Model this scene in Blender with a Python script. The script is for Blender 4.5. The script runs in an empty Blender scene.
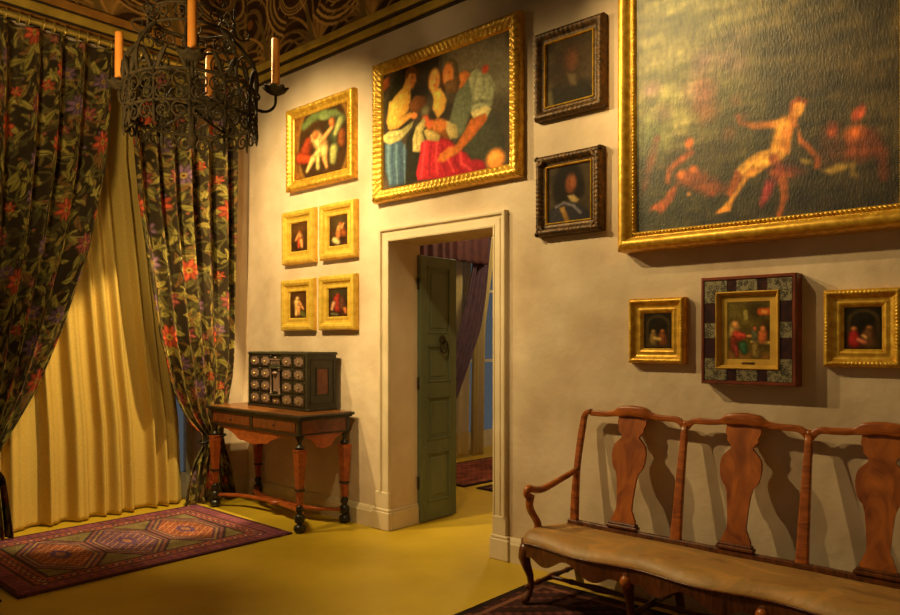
import bpy, math, random
import numpy as np
from mathutils import Vector
random.seed(7)
RNG = np.random.RandomState(11)
PI = math.pi
SC = bpy.context.scene
COL = SC.collection

# ------------------------------------------------------------------ camera
cam_d = bpy.data.cameras.new('camera'); cam = bpy.data.objects.new('camera', cam_d); COL.objects.link(cam)
cam.location = (6.45, -4.08, 1.55)
cam.rotation_euler = (PI/2, 0, math.asin(0.66896))
cam_d.sensor_width = 36; cam_d.lens = 28.8; cam_d.shift_y = 0.0383
SC.camera = cam

# ------------------------------------------------------------------ world: warm dim interior fill, dusk blue beyond the windows
W = bpy.data.worlds.new('world'); SC.world = W; W.use_nodes = True
nt = W.node_tree; nt.nodes.clear()
wo = nt.nodes.new('ShaderNodeOutputWorld'); bg = nt.nodes.new('ShaderNodeBackground')
tc = nt.nodes.new('ShaderNodeTexCoord'); sp = nt.nodes.new('ShaderNodeSeparateXYZ')
mr = nt.nodes.new('ShaderNodeMapRange'); mx = nt.nodes.new('ShaderNodeMix'); mx.data_type = 'RGBA'
nt.links.new(tc.outputs['Generated'], sp.inputs[0]); nt.links.new(sp.outputs['X'], mr.inputs[0])
mr.inputs[1].default_value = -0.35; mr.inputs[2].default_value = -0.1
nt.links.new(mr.outputs[0], mx.inputs[0])
mx.inputs[6].default_value = (0.155, 0.18, 0.195, 1); mx.inputs[7].default_value = (0.30, 0.195, 0.07, 1)
nt.links.new(mx.outputs[2], bg.inputs['Color']); bg.inputs['Strength'].default_value = 0.38
nt.links.new(bg.outputs[0], wo.inputs[0])

# ------------------------------------------------------------------ lamps of the room, plus added unseen fills
def spot(name, loc, target, watts, cone, col=(1, .77, .36), blend=.5, size=.04):
    l = bpy.data.lights.new(name, 'SPOT'); l.energy = watts; l.spot_size = math.radians(cone); l.spot_blend = blend
    l.color = col; l.shadow_soft_size = size
    o = bpy.data.objects.new(name, l); COL.objects.link(o); o.location = loc
    o.rotation_euler = (Vector(target)-Vector(loc)).to_track_quat('-Z', 'Y').to_euler()
    return o
spot('ceiling_spot', (0.5, -2.5, 4.2), (4.3, 0, 1.1), 430, 62, blend=.6)
spot('ceiling_spot', (2.3, -2.3, 3.95), (4.9, 0, 1.2), 300, 76, blend=.7)
spot('ceiling_spot', (1.6, -2.3, 4.25), (1.15, 0, 2.4), 780, 72, blend=1)
spot('ceiling_spot', (1.9, -.75, 4.3), (-.1, -1.12, .38), 820, 36, blend=.3)
spot('ceiling_spot', (3.4, -1.9, 4.6), (0.0, -1.2, .9), 200, 46, blend=.9)  # weak frontal fill added for the upper voile
spot('ceiling_spot', (3.7, -2.1, 4.35), (4.85, 0, 3.1), 250, 50, blend=.9)
spot('ceiling_spot', (3.9, -2.0, 4.3), (2.25, .5, .7), 260, 32, blend=.8)
spot('ceiling_spot', (0.5, -2.5, 4.2), (1.55, -.45, .1), 300, 40, blend=.8)  # extra spot added to brighten the floor and front of the table
spot('upward_fill', (4.2, -4.2, 1.9), (0.6, -.9, 4.3), 420, 64, blend=.9, size=.3)  # unseen fill added to lift frieze, chandelier and upper curtains
def point(name, loc, watts, col, size=.15):
    l = bpy.data.lights.new(name, 'POINT'); l.energy = watts; l.color = col; l.shadow_soft_size = size
    o = bpy.data.objects.new(name, l); COL.objects.link(o); o.location = loc
point('next_room_fill', (1.6, 3.0, 3.6), 90, (1, .84, .5))  # unseen light added so the far room is not dark
SC.view_settings.view_transform = 'Standard'; SC.view_settings.look = 'None'
SC.view_settings.gamma = 1; SC.view_settings.use_curve_mapping = False
SC.view_settings.exposure = 0.0

# ------------------------------------------------------------------ materials
def lin(c):
    c = np.asarray(c, float)/255.
    return np.where(c <= .04045, c/12.92, ((c+.055)/1.055)**2.4)
def L4(c): return tuple(lin(c))+(1,)
class M:
    def __init__(s, name, rough=.6, metal=0, spec=.5):
        s.m = bpy.data.materials.new(name); s.m.use_nodes = True; s.t = s.m.node_tree
        s.b = s.t.nodes['Principled BSDF']; s.b.inputs['Roughness'].default_value = rough
        s.b.inputs['Metallic'].default_value = metal; s.b.inputs['Specular IOR Level'].default_value = spec
        s.co = None
    def n(s, k): return s.t.nodes.new(k)
    def l(s, a, b): s.t.links.new(a, b)
    def coord(s):
        if not s.co: s.co = s.n('ShaderNodeTexCoord').outputs['Object']
        return s.co
    def noise(s, scale, detail=4, stretch=(1, 1, 1), dist=0):
        mp = s.n('ShaderNodeMapping'); mp.inputs['Scale'].default_value = stretch; s.l(s.coord(), mp.inputs[0])
        x = s.n('ShaderNodeTexNoise'); x.inputs['Scale'].default_value = scale; x.inputs['Detail'].default_value = detail
        x.inputs['Distortion'].default_value = dist
        s.l(mp.outputs[0], x.inputs['Vector']); return x.outputs['Fac']
    def ramp(s, fac, stops):
        r = s.n('ShaderNodeValToRGB'); e = r.color_ramp.elements
        while len(e) < len(stops): e.new(.5)
        for k, (p, c) in enumerate(stops): e[k].position = p; e[k].color = L4(c)
        s.l(fac, r.inputs[0]); return r.outputs[0]
    def base(s, sock): s.l(sock, s.b.inputs['Base Color']); return s
    def bump(s, h, st=.3, d=.01):
        b = s.n('ShaderNodeBump'); b.inputs['Strength'].default_value = st; b.inputs['Distance'].default_value = d
        s.l(h, b.inputs['Height']); s.l(b.outputs[0], s.b.inputs['Normal']); return s
    def rgh(s, fac, a, b):
        r = s.n('ShaderNodeMapRange'); r.inputs[3].default_value = a; r.inputs[4].default_value = b
        s.l(fac, r.inputs[0]); s.l(r.outputs[0], s.b.inputs['Roughness']); return s
def simple(name, c0, c1, scale, rough, metal=0, bump=.15, stretch=(1, 1, 1), spec=.5, dist=0, bd=.004):
    a = M(name, rough, metal, spec); f = a.noise(scale, 5, stretch, dist)
    a.base(a.ramp(f, [(.3, c0), (.7, c1)]))
    if bump: a.bump(f, bump, bd)
    return a.m
def painted(name, rough=.6, metal=0, spec=.4, bump=None, sheen=0):
    a = M(name, rough, metal, spec)
    at = a.n('ShaderNodeAttribute'); at.attribute_name = 'Col'; a.base(at.outputs['Color'])
    if bump: a.bump(a.noise(bump[0], 3, bump[3] if len(bump) > 3 else (1, 1, 1)), bump[1], bump[2])
    return a.m

MAT = {}
a = M('plaster', .85, 0, .25); f = a.noise(2.2, 6); g = a.noise(9, 6)
a.base(a.ramp(f, [(.25, (186, 158, 126)), (.5, (208, 182, 150)), (.75, (222, 199, 168))])); a.bump(g, .4, .02); MAT['plaster'] = a.m
MAT['cream_trim'] = simple('cream_trim', (196, 172, 134), (214, 192, 156), 4, .6, bump=.1)
a = M('stone_floor', .42, 0, .4); f = a.noise(1.4, 6); 
bk = a.n('ShaderNodeTexBrick'); bk.offset = .5; bk.inputs['Scale'].default_value = 1.0; bk.inputs['Brick Width'].default_value = .62; bk.inputs['Row Height'].default_value = .62
bk.inputs['Mortar Size'].default_value = .004; bk.inputs['Mortar Smooth'].default_value = .3
a.l(a.coord(), bk.inputs['Vector'])
bk.inputs['Color1'].default_value = (.96, .96, .96, 1); bk.inputs['Color2'].default_value = (1, 1, 1, 1); bk.inputs['Mortar'].default_value = (.92, .91, .9, 1)
mm = a.n('ShaderNodeMix'); mm.data_type = 'RGBA'; mm.blend_type = 'MULTIPLY'; mm.inputs[0].default_value = 1
a.l(a.ramp(f, [(.25, (172, 140, 30)), (.75, (200, 166, 40))]), mm.inputs[6]); a.l(bk.outputs['Color'], mm.inputs[7]); a.base(mm.outputs[2])
a.rgh(a.noise(5, 4), .32, .55); a.bump(a.noise(30, 3), .05, .002); MAT['floor'] = a.m
MAT['gilt'] = simple('gilt', (186, 130, 30), (236, 186, 66), 26, .4, .5, .35, bd=.004)
MAT['gilt_pale'] = simple('gilt_pale', (216, 168, 50), (244, 204, 88), 20, .38, .35, .2, bd=.003)
MAT['gilt_flat'] = simple('gilt_flat', (190, 142, 48), (214, 168, 66), 14, .5, .45, .08, bd=.002)
MAT['gilt_dark'] = simple('gilt_dark', (40, 28, 12), (104, 70, 28), 30, .5, .45, .35, bd=.004)
MAT['black_frame'] = simple('frame_black', (30, 22, 14), (62, 46, 26), 25, .45, .3, .3)  # near-black brown frame finish
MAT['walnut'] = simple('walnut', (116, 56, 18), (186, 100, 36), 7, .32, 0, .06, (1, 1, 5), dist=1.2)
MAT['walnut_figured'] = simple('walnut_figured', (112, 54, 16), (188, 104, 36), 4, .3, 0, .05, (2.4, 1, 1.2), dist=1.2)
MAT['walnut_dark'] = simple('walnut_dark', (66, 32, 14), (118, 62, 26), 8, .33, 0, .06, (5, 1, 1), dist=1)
MAT['top_wood'] = simple('top_wood', (84, 46, 18), (128, 76, 32), 7, .3, 0, .04, (1, 4, 1), dist=1)
MAT['red_veneer'] = simple('red_veneer', (128, 54, 20), (180, 90, 36), 9, .35, 0, .04, (1, 1, 2), dist=2)
MAT['brown_veneer'] = simple('brown_veneer', (78, 34, 16), (128, 62, 28), 7, .34, 0, .04, (4, 1, 1), dist=1.5)
MAT['ebony'] = simple('ebony', (22, 18, 13), (44, 36, 24), 16, .35, 0, .08)
MAT['ebony_green'] = simple('ebony_green', (36, 34, 22), (58, 54, 34), 12, .4, 0, .08)
MAT['inlay'] = simple('inlay', (88, 66, 60), (138, 108, 88), 60, .4, 0, .1)
MAT['tortoiseshell'] = simple('tortoiseshell', (36, 18, 12), (70, 34, 20), 30, .3, 0, .03)
MAT['red_wood'] = simple('red_wood', (92, 36, 18), (134, 60, 30), 10, .38, 0, .05)
MAT['iron'] = simple('iron', (38, 29, 15), (70, 54, 28), 40, .85, 0, .2, spec=.2)
MAT['candle'] = simple('candle', (214, 128, 44), (228, 146, 56), 12, .5, 0, .05)
MAT['brass'] = simple('brass', (190, 160, 70), (226, 200, 110), 20, .35, .6, .1)
MAT['door_green'] = simple('door_green', (86, 94, 68), (108, 114, 84), 5, .5, 0, .1, (1, 1, .3))
MAT['rug_edge'] = simple('rug_edge', (70, 34, 40), (96, 50, 50), 60, .95, 0, .3)
MAT['white_paint'] = simple('white_paint', (190, 186, 170), (210, 206, 190), 6, .5, 0, .05)
MAT['burgundy'] = simple('burgundy', (58, 22, 20), (80, 32, 28), 14, .8, 0, .1)
MAT['purple'] = simple('purple', (62, 40, 52), (86, 58, 70), 12, .8, 0, .1)
MAT['olive_mould'] = simple('olive_mould', (164, 130, 46), (196, 160, 62), 8, .5, 0, .1)
MAT['brown_mould'] = simple('brown_mould', (140, 92, 34), (172, 118, 46), 8, .5, 0, .1)
MAT['mould_line'] = simple('mould_line', (36, 24, 12), (56, 38, 18), 8, .6, 0, 0)
MAT['ceiling_wood'] = simple('ceiling_wood', (64, 44, 24), (90, 64, 34), 6, .7, 0, .1)
MAT['painted_canvas'] = painted('oil_paint', .65, 0, .08, (90, .18, .002))
MAT['varnished_canvas'] = painted('varnished_oil_paint', .45, 0, .5, (85, .5, .004, (1.3, 1, .55)))
MAT['woven'] = painted('woven_wool', .95, 0, .1, (220, .4, .004))
MAT['floral'] = painted('floral_brocade', .78, 0, .25, (160, .25, .003))
MAT['frieze'] = painted('painted_frieze', .75, 0, .2, (40, .1, .004))
MAT['veneer_inlay'] = painted('marquetry', .34, 0, .5)
# leather
a = M('worn_leather', .38, 0, .5); f = a.noise(3.4, 7, (1, 1.4, 1), .8); g = a.noise(26, 5)
a.base(a.ramp(f, [(.28, (132, 96, 52)), (.42, (172, 124, 64)), (.5, (164, 124, 66)), (.6, (192, 138, 70)), (.72, (168, 128, 70))])); a.rgh(g, .42, .62)
h = a.noise(7, 8, (1, 1, 1), 2.2); a.bump(h, .35, .012); MAT['leather'] = a.m
# sheer cloth
def sheer(name, c0, c1, tr=.05):
    a = M(name, .8, 0, .2); f = a.noise(60, 2); c = a.ramp(f, [(.3, c0), (.7, c1)]); a.base(c)
    tl = a.n('ShaderNodeBsdfTranslucent'); a.l(c, tl.inputs[0]); m1 = a.n('ShaderNodeMixShader'); m1.inputs[0].default_value = .3
    a.l(a.b.outputs[0], m1.inputs[1]); a.l(tl.outputs[0], m1.inputs[2])
    tp = a.n('ShaderNodeBsdfTransparent'); m2 = a.n('ShaderNodeMixShader'); m2.inputs[0].default_value = tr
    a.l(m1.outputs[0], m2.inputs[1]); a.l(tp.outputs[0], m2.inputs[2])
    a.l(m2.outputs[0], a.t.nodes['Material Output'].inputs[0]); return a.m
MAT['sheer'] = sheer('cream_voile', (222, 186, 92), (230, 198, 106))
MAT['sheer_next'] = sheer('pale_voile', (206, 186, 120), (220, 200, 136), .3)
a = M('window_glass', .04, 0, .5); a.b.inputs['Transmission Weight'].default_value = 1; a.b.inputs['IOR'].default_value = 1.1
a.b.inputs['Base Color'].default_value = (.96, .98, 1, 1); MAT['glass'] = a.m

# ------------------------------------------------------------------ mesh helpers
class MB:
    def __init__(s): s.v = []; s.f = []; s.sm = []; s.mi = []
    def add(s, v, f, smooth=False):
        o = len(s.v); s.v += [tuple(p) for p in v]
        s.f += [tuple(i+o for i in q) for q in f]; s.sm += [smooth]*len(f); return s
    def box(s, x0, x1, y0, y1, z0, z1, b=0.0):
        if b > 0:   # chamfered box
            b = min(b, abs(x1-x0)*.45, abs(y1-y0)*.45, abs(z1-z0)*.45)
            ps = []
            for sx in (0, 1):
                for sy in (0, 1):
                    for sz in (0, 1):
                        X = x1 if sx else x0; Y = y1 if sy else y0; Z = z1 if sz else z0
                        ix = X-b if sx else X+b; iy = Y-b if sy else Y+b; iz = Z-b if sz else Z+b
                        ps += [(X, iy, iz), (ix, Y, iz), (ix, iy, Z)]
            def k(sx, sy, sz, a): return (sx*4+sy*2+sz)*3+a
            F = []
            for sx in (0, 1): F.append([k(sx, 0, 0, 0), k(sx, 1, 0, 0), k(sx, 1, 1, 0), k(sx, 0, 1, 0)])
            for sy in (0, 1): F.append([k(0, sy, 0, 1), k(1, sy, 0, 1), k(1, sy, 1, 1), k(0, sy, 1, 1)])
            for sz in (0, 1): F.append([k(0, 0, sz, 2), k(1, 0, sz, 2), k(1, 1, sz, 2), k(0, 1, sz, 2)])
            for sy in (0, 1):
                for sz in (0, 1): F.append([k(0, sy, sz, 1), k(1, sy, sz, 1), k(1, sy, sz, 2), k(0, sy, sz, 2)])
            for sx in (0, 1):
                for sz in (0, 1): F.append([k(sx, 0, sz, 0), k(sx, 1, sz, 0), k(sx, 1, sz, 2), k(sx, 0, sz, 2)])
            for sx in (0, 1):
                for sy in (0, 1): F.append([k(sx, sy, 0, 0), k(sx, sy, 1, 0), k(sx, sy, 1, 1), k(sx, sy, 0, 1)])
            for sx in (0, 1):
                for sy in (0, 1):
                    for sz in (0, 1): F.append([k(sx, sy, sz, 0), k(sx, sy, sz, 1), k(sx, sy, sz, 2)])
            return s.add(ps, F)
        v = [(x, y, z) for x in (x0, x1) for y in (y0, y1) for z in (z0, z1)]
        return s.add(v, [(0, 1, 3, 2), (4, 6, 7, 5), (0, 4, 5, 1), (2, 3, 7, 6), (0, 2, 6, 4), (1, 5, 7, 3)])
    def lathe(s, prof, c=(0, 0, 0), n=20, sq=False, rot=0):
        v = []; f = []
        for r, z in prof:
            for i in range(n):
                t = 2*PI*i/n+rot; v.append((c[0]+r*math.cos(t), c[1]+r*math.sin(t), c[2]+z))
        m = len(prof)
        for j in range(m-1):
            for i in range(n): f.append((j*n+i, j*n+(i+1) % n, (j+1)*n+(i+1) % n, (j+1)*n+i))
        f.append(tuple(range(n-1, -1, -1))); f.append(tuple((m-1)*n+i for i in range(n)))
        return s.add(v, f, not sq)
    def tube(s, pts, r, n=8, cap=True):
        P = [Vector(p) for p in pts]; m = len(P); R = r if hasattr(r, '__len__') else [r]*m
        T = [(P[min(i+1, m-1)]-P[max(i-1, 0)]).normalized() for i in range(m)]
        up = Vector((0, 0, 1)) if abs(T[0].z) < .9 else Vector((1, 0, 0))
        N = (up-T[0]*up.dot(T[0])).normalized(); v = []; f = []
        for i in range(m):
            N = (N-T[i]*N.dot(T[i])).normalized(); B = T[i].cross(N)
            for k in range(n):
                t = 2*PI*k/n; v.append(P[i]+(N*math.cos(t)+B*math.sin(t))*R[i])
        for i in range(m-1):
            for k in range(n): f.append((i*n+k, i*n+(k+1) % n, (i+1)*n+(k+1) % n, (i+1)*n+k))
        if cap: f.append(tuple(range(n-1, -1, -1))); f.append(tuple((m-1)*n+k for k in range(n)))
        return s.add(v, f, True)
    def bar(s, pts, w, d, bn=(0, 1, 0), n=8, e=.35):
        """rounded-rectangle section of width w (in plane) and depth d (along bn) swept along pts"""
        P = [Vector(p) for p in pts]; m = len(P); B = Vector(bn).normalized()
        Wd = w if hasattr(w, '__len__') else [w]*m; D = d if hasattr(d, '__len__') else [d]*m
        sec = []
        for q in range(4):
            for t in (0.0, .5, 1.0):
                an = (q+t)*PI/2; cx = (1-e)*(1 if q in (0, 3) else -1); cy = (1-e)*(1 if q in (0, 1) else -1)
                sec.append(((cx+e*math.cos(an))*.5, (cy+e*math.sin(an))*.5))
        K = len(sec); v = []; f = []
        for i in range(m):
            T = (P[min(i+1, m-1)]-P[max(i-1, 0)]).normalized(); N = B.cross(T).normalized()
            for a, b in sec: v.append(P[i]+N*a*Wd[i]+B*b*D[i])
        for i in range(m-1):
            for k in range(K): f.append((i*K+k, i*K+(k+1) % K, (i+1)*K+(k+1) % K, (i+1)*K+k))
        f.append(tuple(range(K-1, -1, -1))); f.append(tuple((m-1)*K+k for k in range(K)))
        return s.add(v, f, True)
    def ball(s, c, r, sc=(1, 1, 1), nu=12, nv=8):
        return s.lathe([(max(r*math.sin(PI*j/nv), 1e-4), -r*math.cos(PI*j/nv)*sc[2]) for j in range(nv+1)], c, nu)
    def build(s, name, mat, parent=None, loc=None):
        me = bpy.data.meshes.new(name); me.from_pydata(s.v, [], s.f)
        me.polygons.foreach_set('use_smooth', s.sm); me.materials.append(MAT[mat] if isinstance(mat, str) else mat)
        bm_fix(me); me.update()
        return link(name, me, parent, loc)
import bmesh
def bm_fix(me):
    b = bmesh.new(); b.from_mesh(me); bmesh.ops.recalc_face_normals(b, faces=b.faces); b.to_mesh(me); b.free()
def link(name, data, parent=None, loc=None):
    o = bpy.data.objects.new(name, data); COL.objects.link(o)
    if parent: o.parent = parent
    if loc: o.location = loc
    return o
def thing(name, label, cat, loc=(0, 0, 0), rz=0, group=None):
    o = link(name, None, None, loc); o.rotation_euler = (0, 0, rz); o.empty_display_size = .1
    return tag(o, label, cat, group)
def tag(o, label, cat, group=None):
    o['label'] = label; o['category'] = cat
    if group: o['group'] = group
    return o
def struct(o): o['kind'] = 'structure'; return o
def grid_mesh(name, P, colors, mat, parent=None, loc=None, smooth=True, back=None):
    """P: (n,m,3) array of points, colors (n,m,3) linear"""
    n, m = P.shape[:2]; me = bpy.data.meshes.new(name)
    V = P.reshape(-1, 3).astype(np.float32); idx = np.arange(n*m).reshape(n, m)
    F = np.stack([idx[:-1, :-1], idx[:-1, 1:], idx[1:, 1:], idx[1:, :-1]], -1).reshape(-1, 4)
    ex = 0
    if back is not None:      # close the slab: rim + back along vector
        rim = np.concatenate([idx[0, :], idx[1:, -1], idx[-1, -2::-1], idx[-2:0:-1, 0]]); k = len(rim)
        bv = V[rim]+np.array(back, np.float32); o = len(V); V = np.concatenate([V, bv])
        ar = np.arange(k); nx = (ar+1) % k
        R = np.stack([rim[ar], o+ar, o+nx, rim[nx]], -1); F = np.concatenate([F, R])
        ex = k
    faces = F.tolist()
    if ex: faces.append(list(range(len(V)-1, len(V)-ex-1, -1)))
    me.from_pydata(V.tolist(), [], faces)
    me.polygons.foreach_set('use_smooth', [smooth]*len(me.polygons))
    if colors is not None:
        c = np.ones((len(V), 4), np.float32); c[:n*m, :3] = colors.reshape(-1, 3)
        if ex: c[n*m:, :3] = colors.reshape(-1, 3)[rim]
        at = me.attributes.new('Col', 'FLOAT_COLOR', 'POINT'); at.data.foreach_set('color', c.ravel())
    me.materials.append(MAT[mat]); me.update()
    return link(name, me, parent, loc)

# ------------------------------------------------------------------ paint raster (colours of woven, printed and painted surfaces)
def fld(h, w, sx, sy, seed):
    r = np.random.RandomState(seed); g = r.rand(int(h/sy)+3, int(w/sx)+3)
    y = np.arange(h)/sy; x = np.arange(w)/sx; yi = y.astype(int); xi = x.astype(int)
    fy = (y-yi)[:, None]; fx = (x-xi)[None]; fy = fy*fy*(3-2*fy); fx = fx*fx*(3-2*fx)
    A = g[yi][:, xi]; B = g[yi][:, xi+1]; C = g[yi+1][:, xi]; D = g[yi+1][:, xi+1]
    return (A*(1-fx)+B*fx)*(1-fy)+(C*(1-fx)+D*fx)*fy
class Paint:
    """row 0 = top; drawing coordinates come through an optional homography (quad -> unit square)"""
    def __init__(s, w, h, col, wrap=False):
        s.w = w; s.h = h; s.a = np.ones((h, w, 3))*np.array(col, float); s.wrap = wrap; s.Hm = None; s.og = (0., 0., 1.)
        s.Y, s.X = np.mgrid[0:h, 0:w].astype(float)
    def quad(s, tl, tr, br, bl):
        A = []; b = []
        for (x, y), (u, v) in zip((tl, tr, br, bl), ((0, 0), (s.w-1, 0), (s.w-1, s.h-1), (0, s.h-1))):
            A += [[x, y, 1, 0, 0, 0, -u*x, -u*y], [0, 0, 0, x, y, 1, -v*x, -v*y]]; b += [u, v]
        s.Hm = np.append(np.linalg.solve(np.array(A, float), np.array(b, float)), 1).reshape(3, 3)
        s.k = s.w/(0.5*(abs(tr[0]-tl[0])+abs(br[0]-bl[0]))); return s
    def p(s, x, y):
        if s.Hm is None: return x, y
        x, y = s.og[0]+x/s.og[2], s.og[1]+y/s.og[2]
        q = s.Hm @ np.array([x, y, 1.]); return q[0]/q[2], q[1]/q[2]
    def sc(s): return s.k/s.og[2] if s.Hm is not None else 1.
    def poly(s, pts, c0, c1=None, soft=2.5, al=1.0, d=(1, .35)):
        q = np.array([s.p(*a) for a in pts]); n = len(q)
        a0 = max(int(q[:, 0].min())-3, 0); a1 = min(int(q[:, 0].max())+4, s.w); b0 = max(int(q[:, 1].min())-3, 0); b1 = min(int(q[:, 1].max())+4, s.h)
        if a0 >= a1 or b0 >= b1: return
        X = s.X[b0:b1, a0:a1]; Y = s.Y[b0:b1, a0:a1]; ins = np.zeros(X.shape, bool); D = np.full(X.shape, 1e9)
        for i in range(n):
            (xa, ya), (xb, yb) = q[i], q[(i+1) % n]
            cr = ((ya > Y) != (yb > Y)) & (X < (xb-xa)*(Y-ya)/(yb-ya+1e-9)+xa); ins ^= cr
            dx, dy = xb-xa, yb-ya; t = np.clip(((X-xa)*dx+(Y-ya)*dy)/(dx*dx+dy*dy+1e-9), 0, 1); D = np.minimum(D, np.hypot(X-xa-t*dx, Y-ya-t*dy))
        m = np.clip(.5+np.where(ins, D, -D)/soft, 0, 1)*al
        g = (X-q[:, 0].min())/(np.ptp(q[:, 0])+1)*d[0]+(Y-q[:, 1].min())/(np.ptp(q[:, 1])+1)*d[1]; g = np.clip(g/(abs(d[0])+abs(d[1])), 0, 1)[..., None]
        c0 = np.array(c0, float); c1 = c0*.66 if c1 is None else np.array(c1, float); edge = np.clip(D/9., 0, 1)[..., None]
        col = (c0*(1-g)+c1*g)*(.86+.14*edge)*(1+.12*(fld(s.h, s.w, 5, 5, n)[b0:b1, a0:a1]-.5)[..., None])
        s.a[b0:b1, a0:a1] = s.a[b0:b1, a0:a1]*(1-m[..., None])+col*m[..., None]
    def mix(s, x0, x1, y0, y1, m, col):
        s.a[y0:y1, x0:x1] = s.a[y0:y1, x0:x1]*(1-m[..., None])+np.array(col, float)*m[..., None]
    def cap(s, x0, y0, x1, y1, r0, r1, col, soft=.35, al=1.0):
        (x0, y0), (x1, y1) = s.p(x0, y0), s.p(x1, y1); r0 *= s.sc(); r1 *= s.sc()
        offs = [(0, 0)]
        if s.wrap: offs = [(i*s.w, j*s.h) for i in (-1, 0, 1) for j in (-1, 0, 1)]
        for ox, oy in offs:
            R = max(r0, r1)*1.3+1
            a0 = max(int(min(x0, x1)+ox-R), 0); a1 = min(int(max(x0, x1)+ox+R)+2, s.w)
            b0 = max(int(min(y0, y1)+oy-R), 0); b1 = min(int(max(y0, y1)+oy+R)+2, s.h)
            if a0 >= a1 or b0 >= b1: continue
            X = s.X[b0:b1, a0:a1]-x0-ox; Y = s.Y[b0:b1, a0:a1]-y0-oy; dx = x1-x0; dy = y1-y0
            t = np.clip((X*dx+Y*dy)/(dx*dx+dy*dy+1e-9), 0, 1); d = np.hypot(X-t*dx, Y-t*dy); r = r0+(r1-r0)*t
            sf = np.maximum(soft*r, .7)
            s.mix(a0, a1, b0, b1, np.clip((r+sf*.5-d)/sf, 0, 1)*al, col)
    def blob(s, x, y, r, col, soft=.5, al=1.0): s.cap(x, y, x+.01, y, r, r, col, soft, al)
    def line(s, pts, r, col, soft=.4, al=1.0):
        n = len(pts)-1
        for i in range(n):
            ra = r if not hasattr(r, '__len__') else r[0]+(r[1]-r[0])*i/n; rb = r if not hasattr(r, '__len__') else r[0]+(r[1]-r[0])*(i+1)/n
            s.cap(*pts[i], *pts[i+1], ra, rb, col, soft, al)
    def ell(s, x, y, rx, ry, rot, col, soft=.3, al=1.0):
        (x, y) = s.p(x, y); rx *= s.sc(); ry *= s.sc()
        c, q = math.cos(rot), math.sin(rot); offs = [(0, 0)]
        if s.wrap: offs = [(i*s.w, j*s.h) for i in (-1, 0, 1) for j in (-1, 0, 1)]
        R = max(rx, ry)*1.2+1
        for ox, oy in offs:
            a0 = max(int(x+ox-R), 0); a1 = min(int(x+ox+R)+2, s.w); b0 = max(int(y+oy-R), 0); b1 = min(int(y+oy+R)+2, s.h)
            if a0 >= a1 or b0 >= b1: continue
            X = s.X[b0:b1, a0:a1]-x-ox; Y = s.Y[b0:b1, a0:a1]-y-oy
            d = np.hypot((X*c+Y*q)/rx, (-X*q+Y*c)/ry); s.mix(a0, a1, b0, b1, np.clip((1+soft*.5-d)/soft, 0, 1)*al, col)
    def mottle(s, amt, sx, sy, seed, tint=(1, 1, 1)):
        s.a *= 1+amt*(fld(s.h, s.w, sx, sy, seed)-.5)[..., None]*np.array(tint)
    def fig(s, items, soft=.4):
        """each limb: dark contour, body tone, small lighter plane"""
        rr = random.Random(len(items)*7+int(items[0][0]))
        for it in items:
            x0, y0, x1, y1, r0, r1, c = it[:7]; c = np.array(c, float)
            s.cap(x0, y0, x1, y1, r0*1.15, r1*1.15, c*.34, 1.1, .6)
            s.cap(x0, y0, x1, y1, r0*.98, r1*.98, c*.7, .8, .9)
            s.cap(x0-r0*.14, y0-r0*.16, x1-r1*.14, y1-r1*.16, r0*.8, r1*.8, c, 1.0, .9)
            s.cap(x0-r0*.3, y0-r0*.32, x1-r1*.3, y1-r1*.32, r0*.4, r1*.4, np.minimum(c*1.2+8, 255), 1.6, .6)
            dx, dy = x1-x0, y1-y0; L = math.hypot(dx, dy)+1e-6
            for k in range(int(6+10*L/(r0+r1+L))):      # loose brush strokes along the form
                u = rr.random(); r = r0+(r1-r0)*u; a_, b_ = rr.uniform(-.85, .85)*r, rr.uniform(-.85, .85)*r
                px, py = x0+dx*u+a_, y0+dy*u+b_; q = rr.uniform(-.5, .5)+math.atan2(dy, dx); l = r*rr.uniform(.4, 1.0)
                f = (.62 if a_+b_ > r*.35 else 1.12 if a_+b_ < -r*.3 else .9)*rr.uniform(.85, 1.12)
                s.cap(px-math.cos(q)*l*.5, py-math.sin(q)*l*.5, px+math.cos(q)*l*.5, py+math.sin(q)*l*.5, r*.2, r*.1, np.clip(c*f, 0, 255), 1.2, .5)
    def finish(s, warm=(1.06, .98, .84)):
        k = np.array([.25, .5, .25])
        for _ in range(2):
            q = np.pad(s.a, ((1, 1), (1, 1), (0, 0)), mode='edge')
            s.a = sum(k[i]*k[j]*q[i:i+s.h, j:j+s.w] for i in range(3) for j in range(3))
        n = fld(s.h, s.w, 2.2, 5, 77)*.5+fld(s.h, s.w, 6, 2.4, 78)*.5
        s.a = s.a*(1+.24*(n-.5)[..., None])*np.array(warm); return s
    def lin(s): return lin(np.clip(s.a, 0, 255))

# ================================================================== STRUCTURE
TOP = 4.13
def wall_piece(mb, x0, x1, y0, y1, z0, z1): mb.box(x0, x1, y0, y1, z0, z1)
DX0, DX1, DZ, WT = 2.125, 3.22, 2.375, .34
mb = MB(); mb.box(-.4, DX0, 0, WT, 0, 5.3); mb.box(DX1, 7.6, 0, WT, 0, 5.3); mb.box(DX0, DX1, 0, WT, DZ, 5.3)
struct(mb.build('wall_right', 'plaster'))
# window wall, opening behind the curtains
WY0, WY1 = -2.9, -.42
mb = MB(); mb.box(-.45, 0, WY1, 0, 0, 5.3); mb.box(-.45, 0, -5.2, WY0, 0, 5.3); mb.box(-.45, 0, WY0, WY1, 3.98, 5.3)
struct(mb.build('wall_left', 'plaster'))
mb = MB(); mb.box(-.45, 7.6, -6.2, 4.9, -.12, 0); struct(mb.build('floor', 'floor'))
mb = MB(); mb.box(-.45, 7.6, -5.2, .34, 5.3, 5.4); struct(mb.build('ceiling', 'ceiling_wood'))
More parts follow.
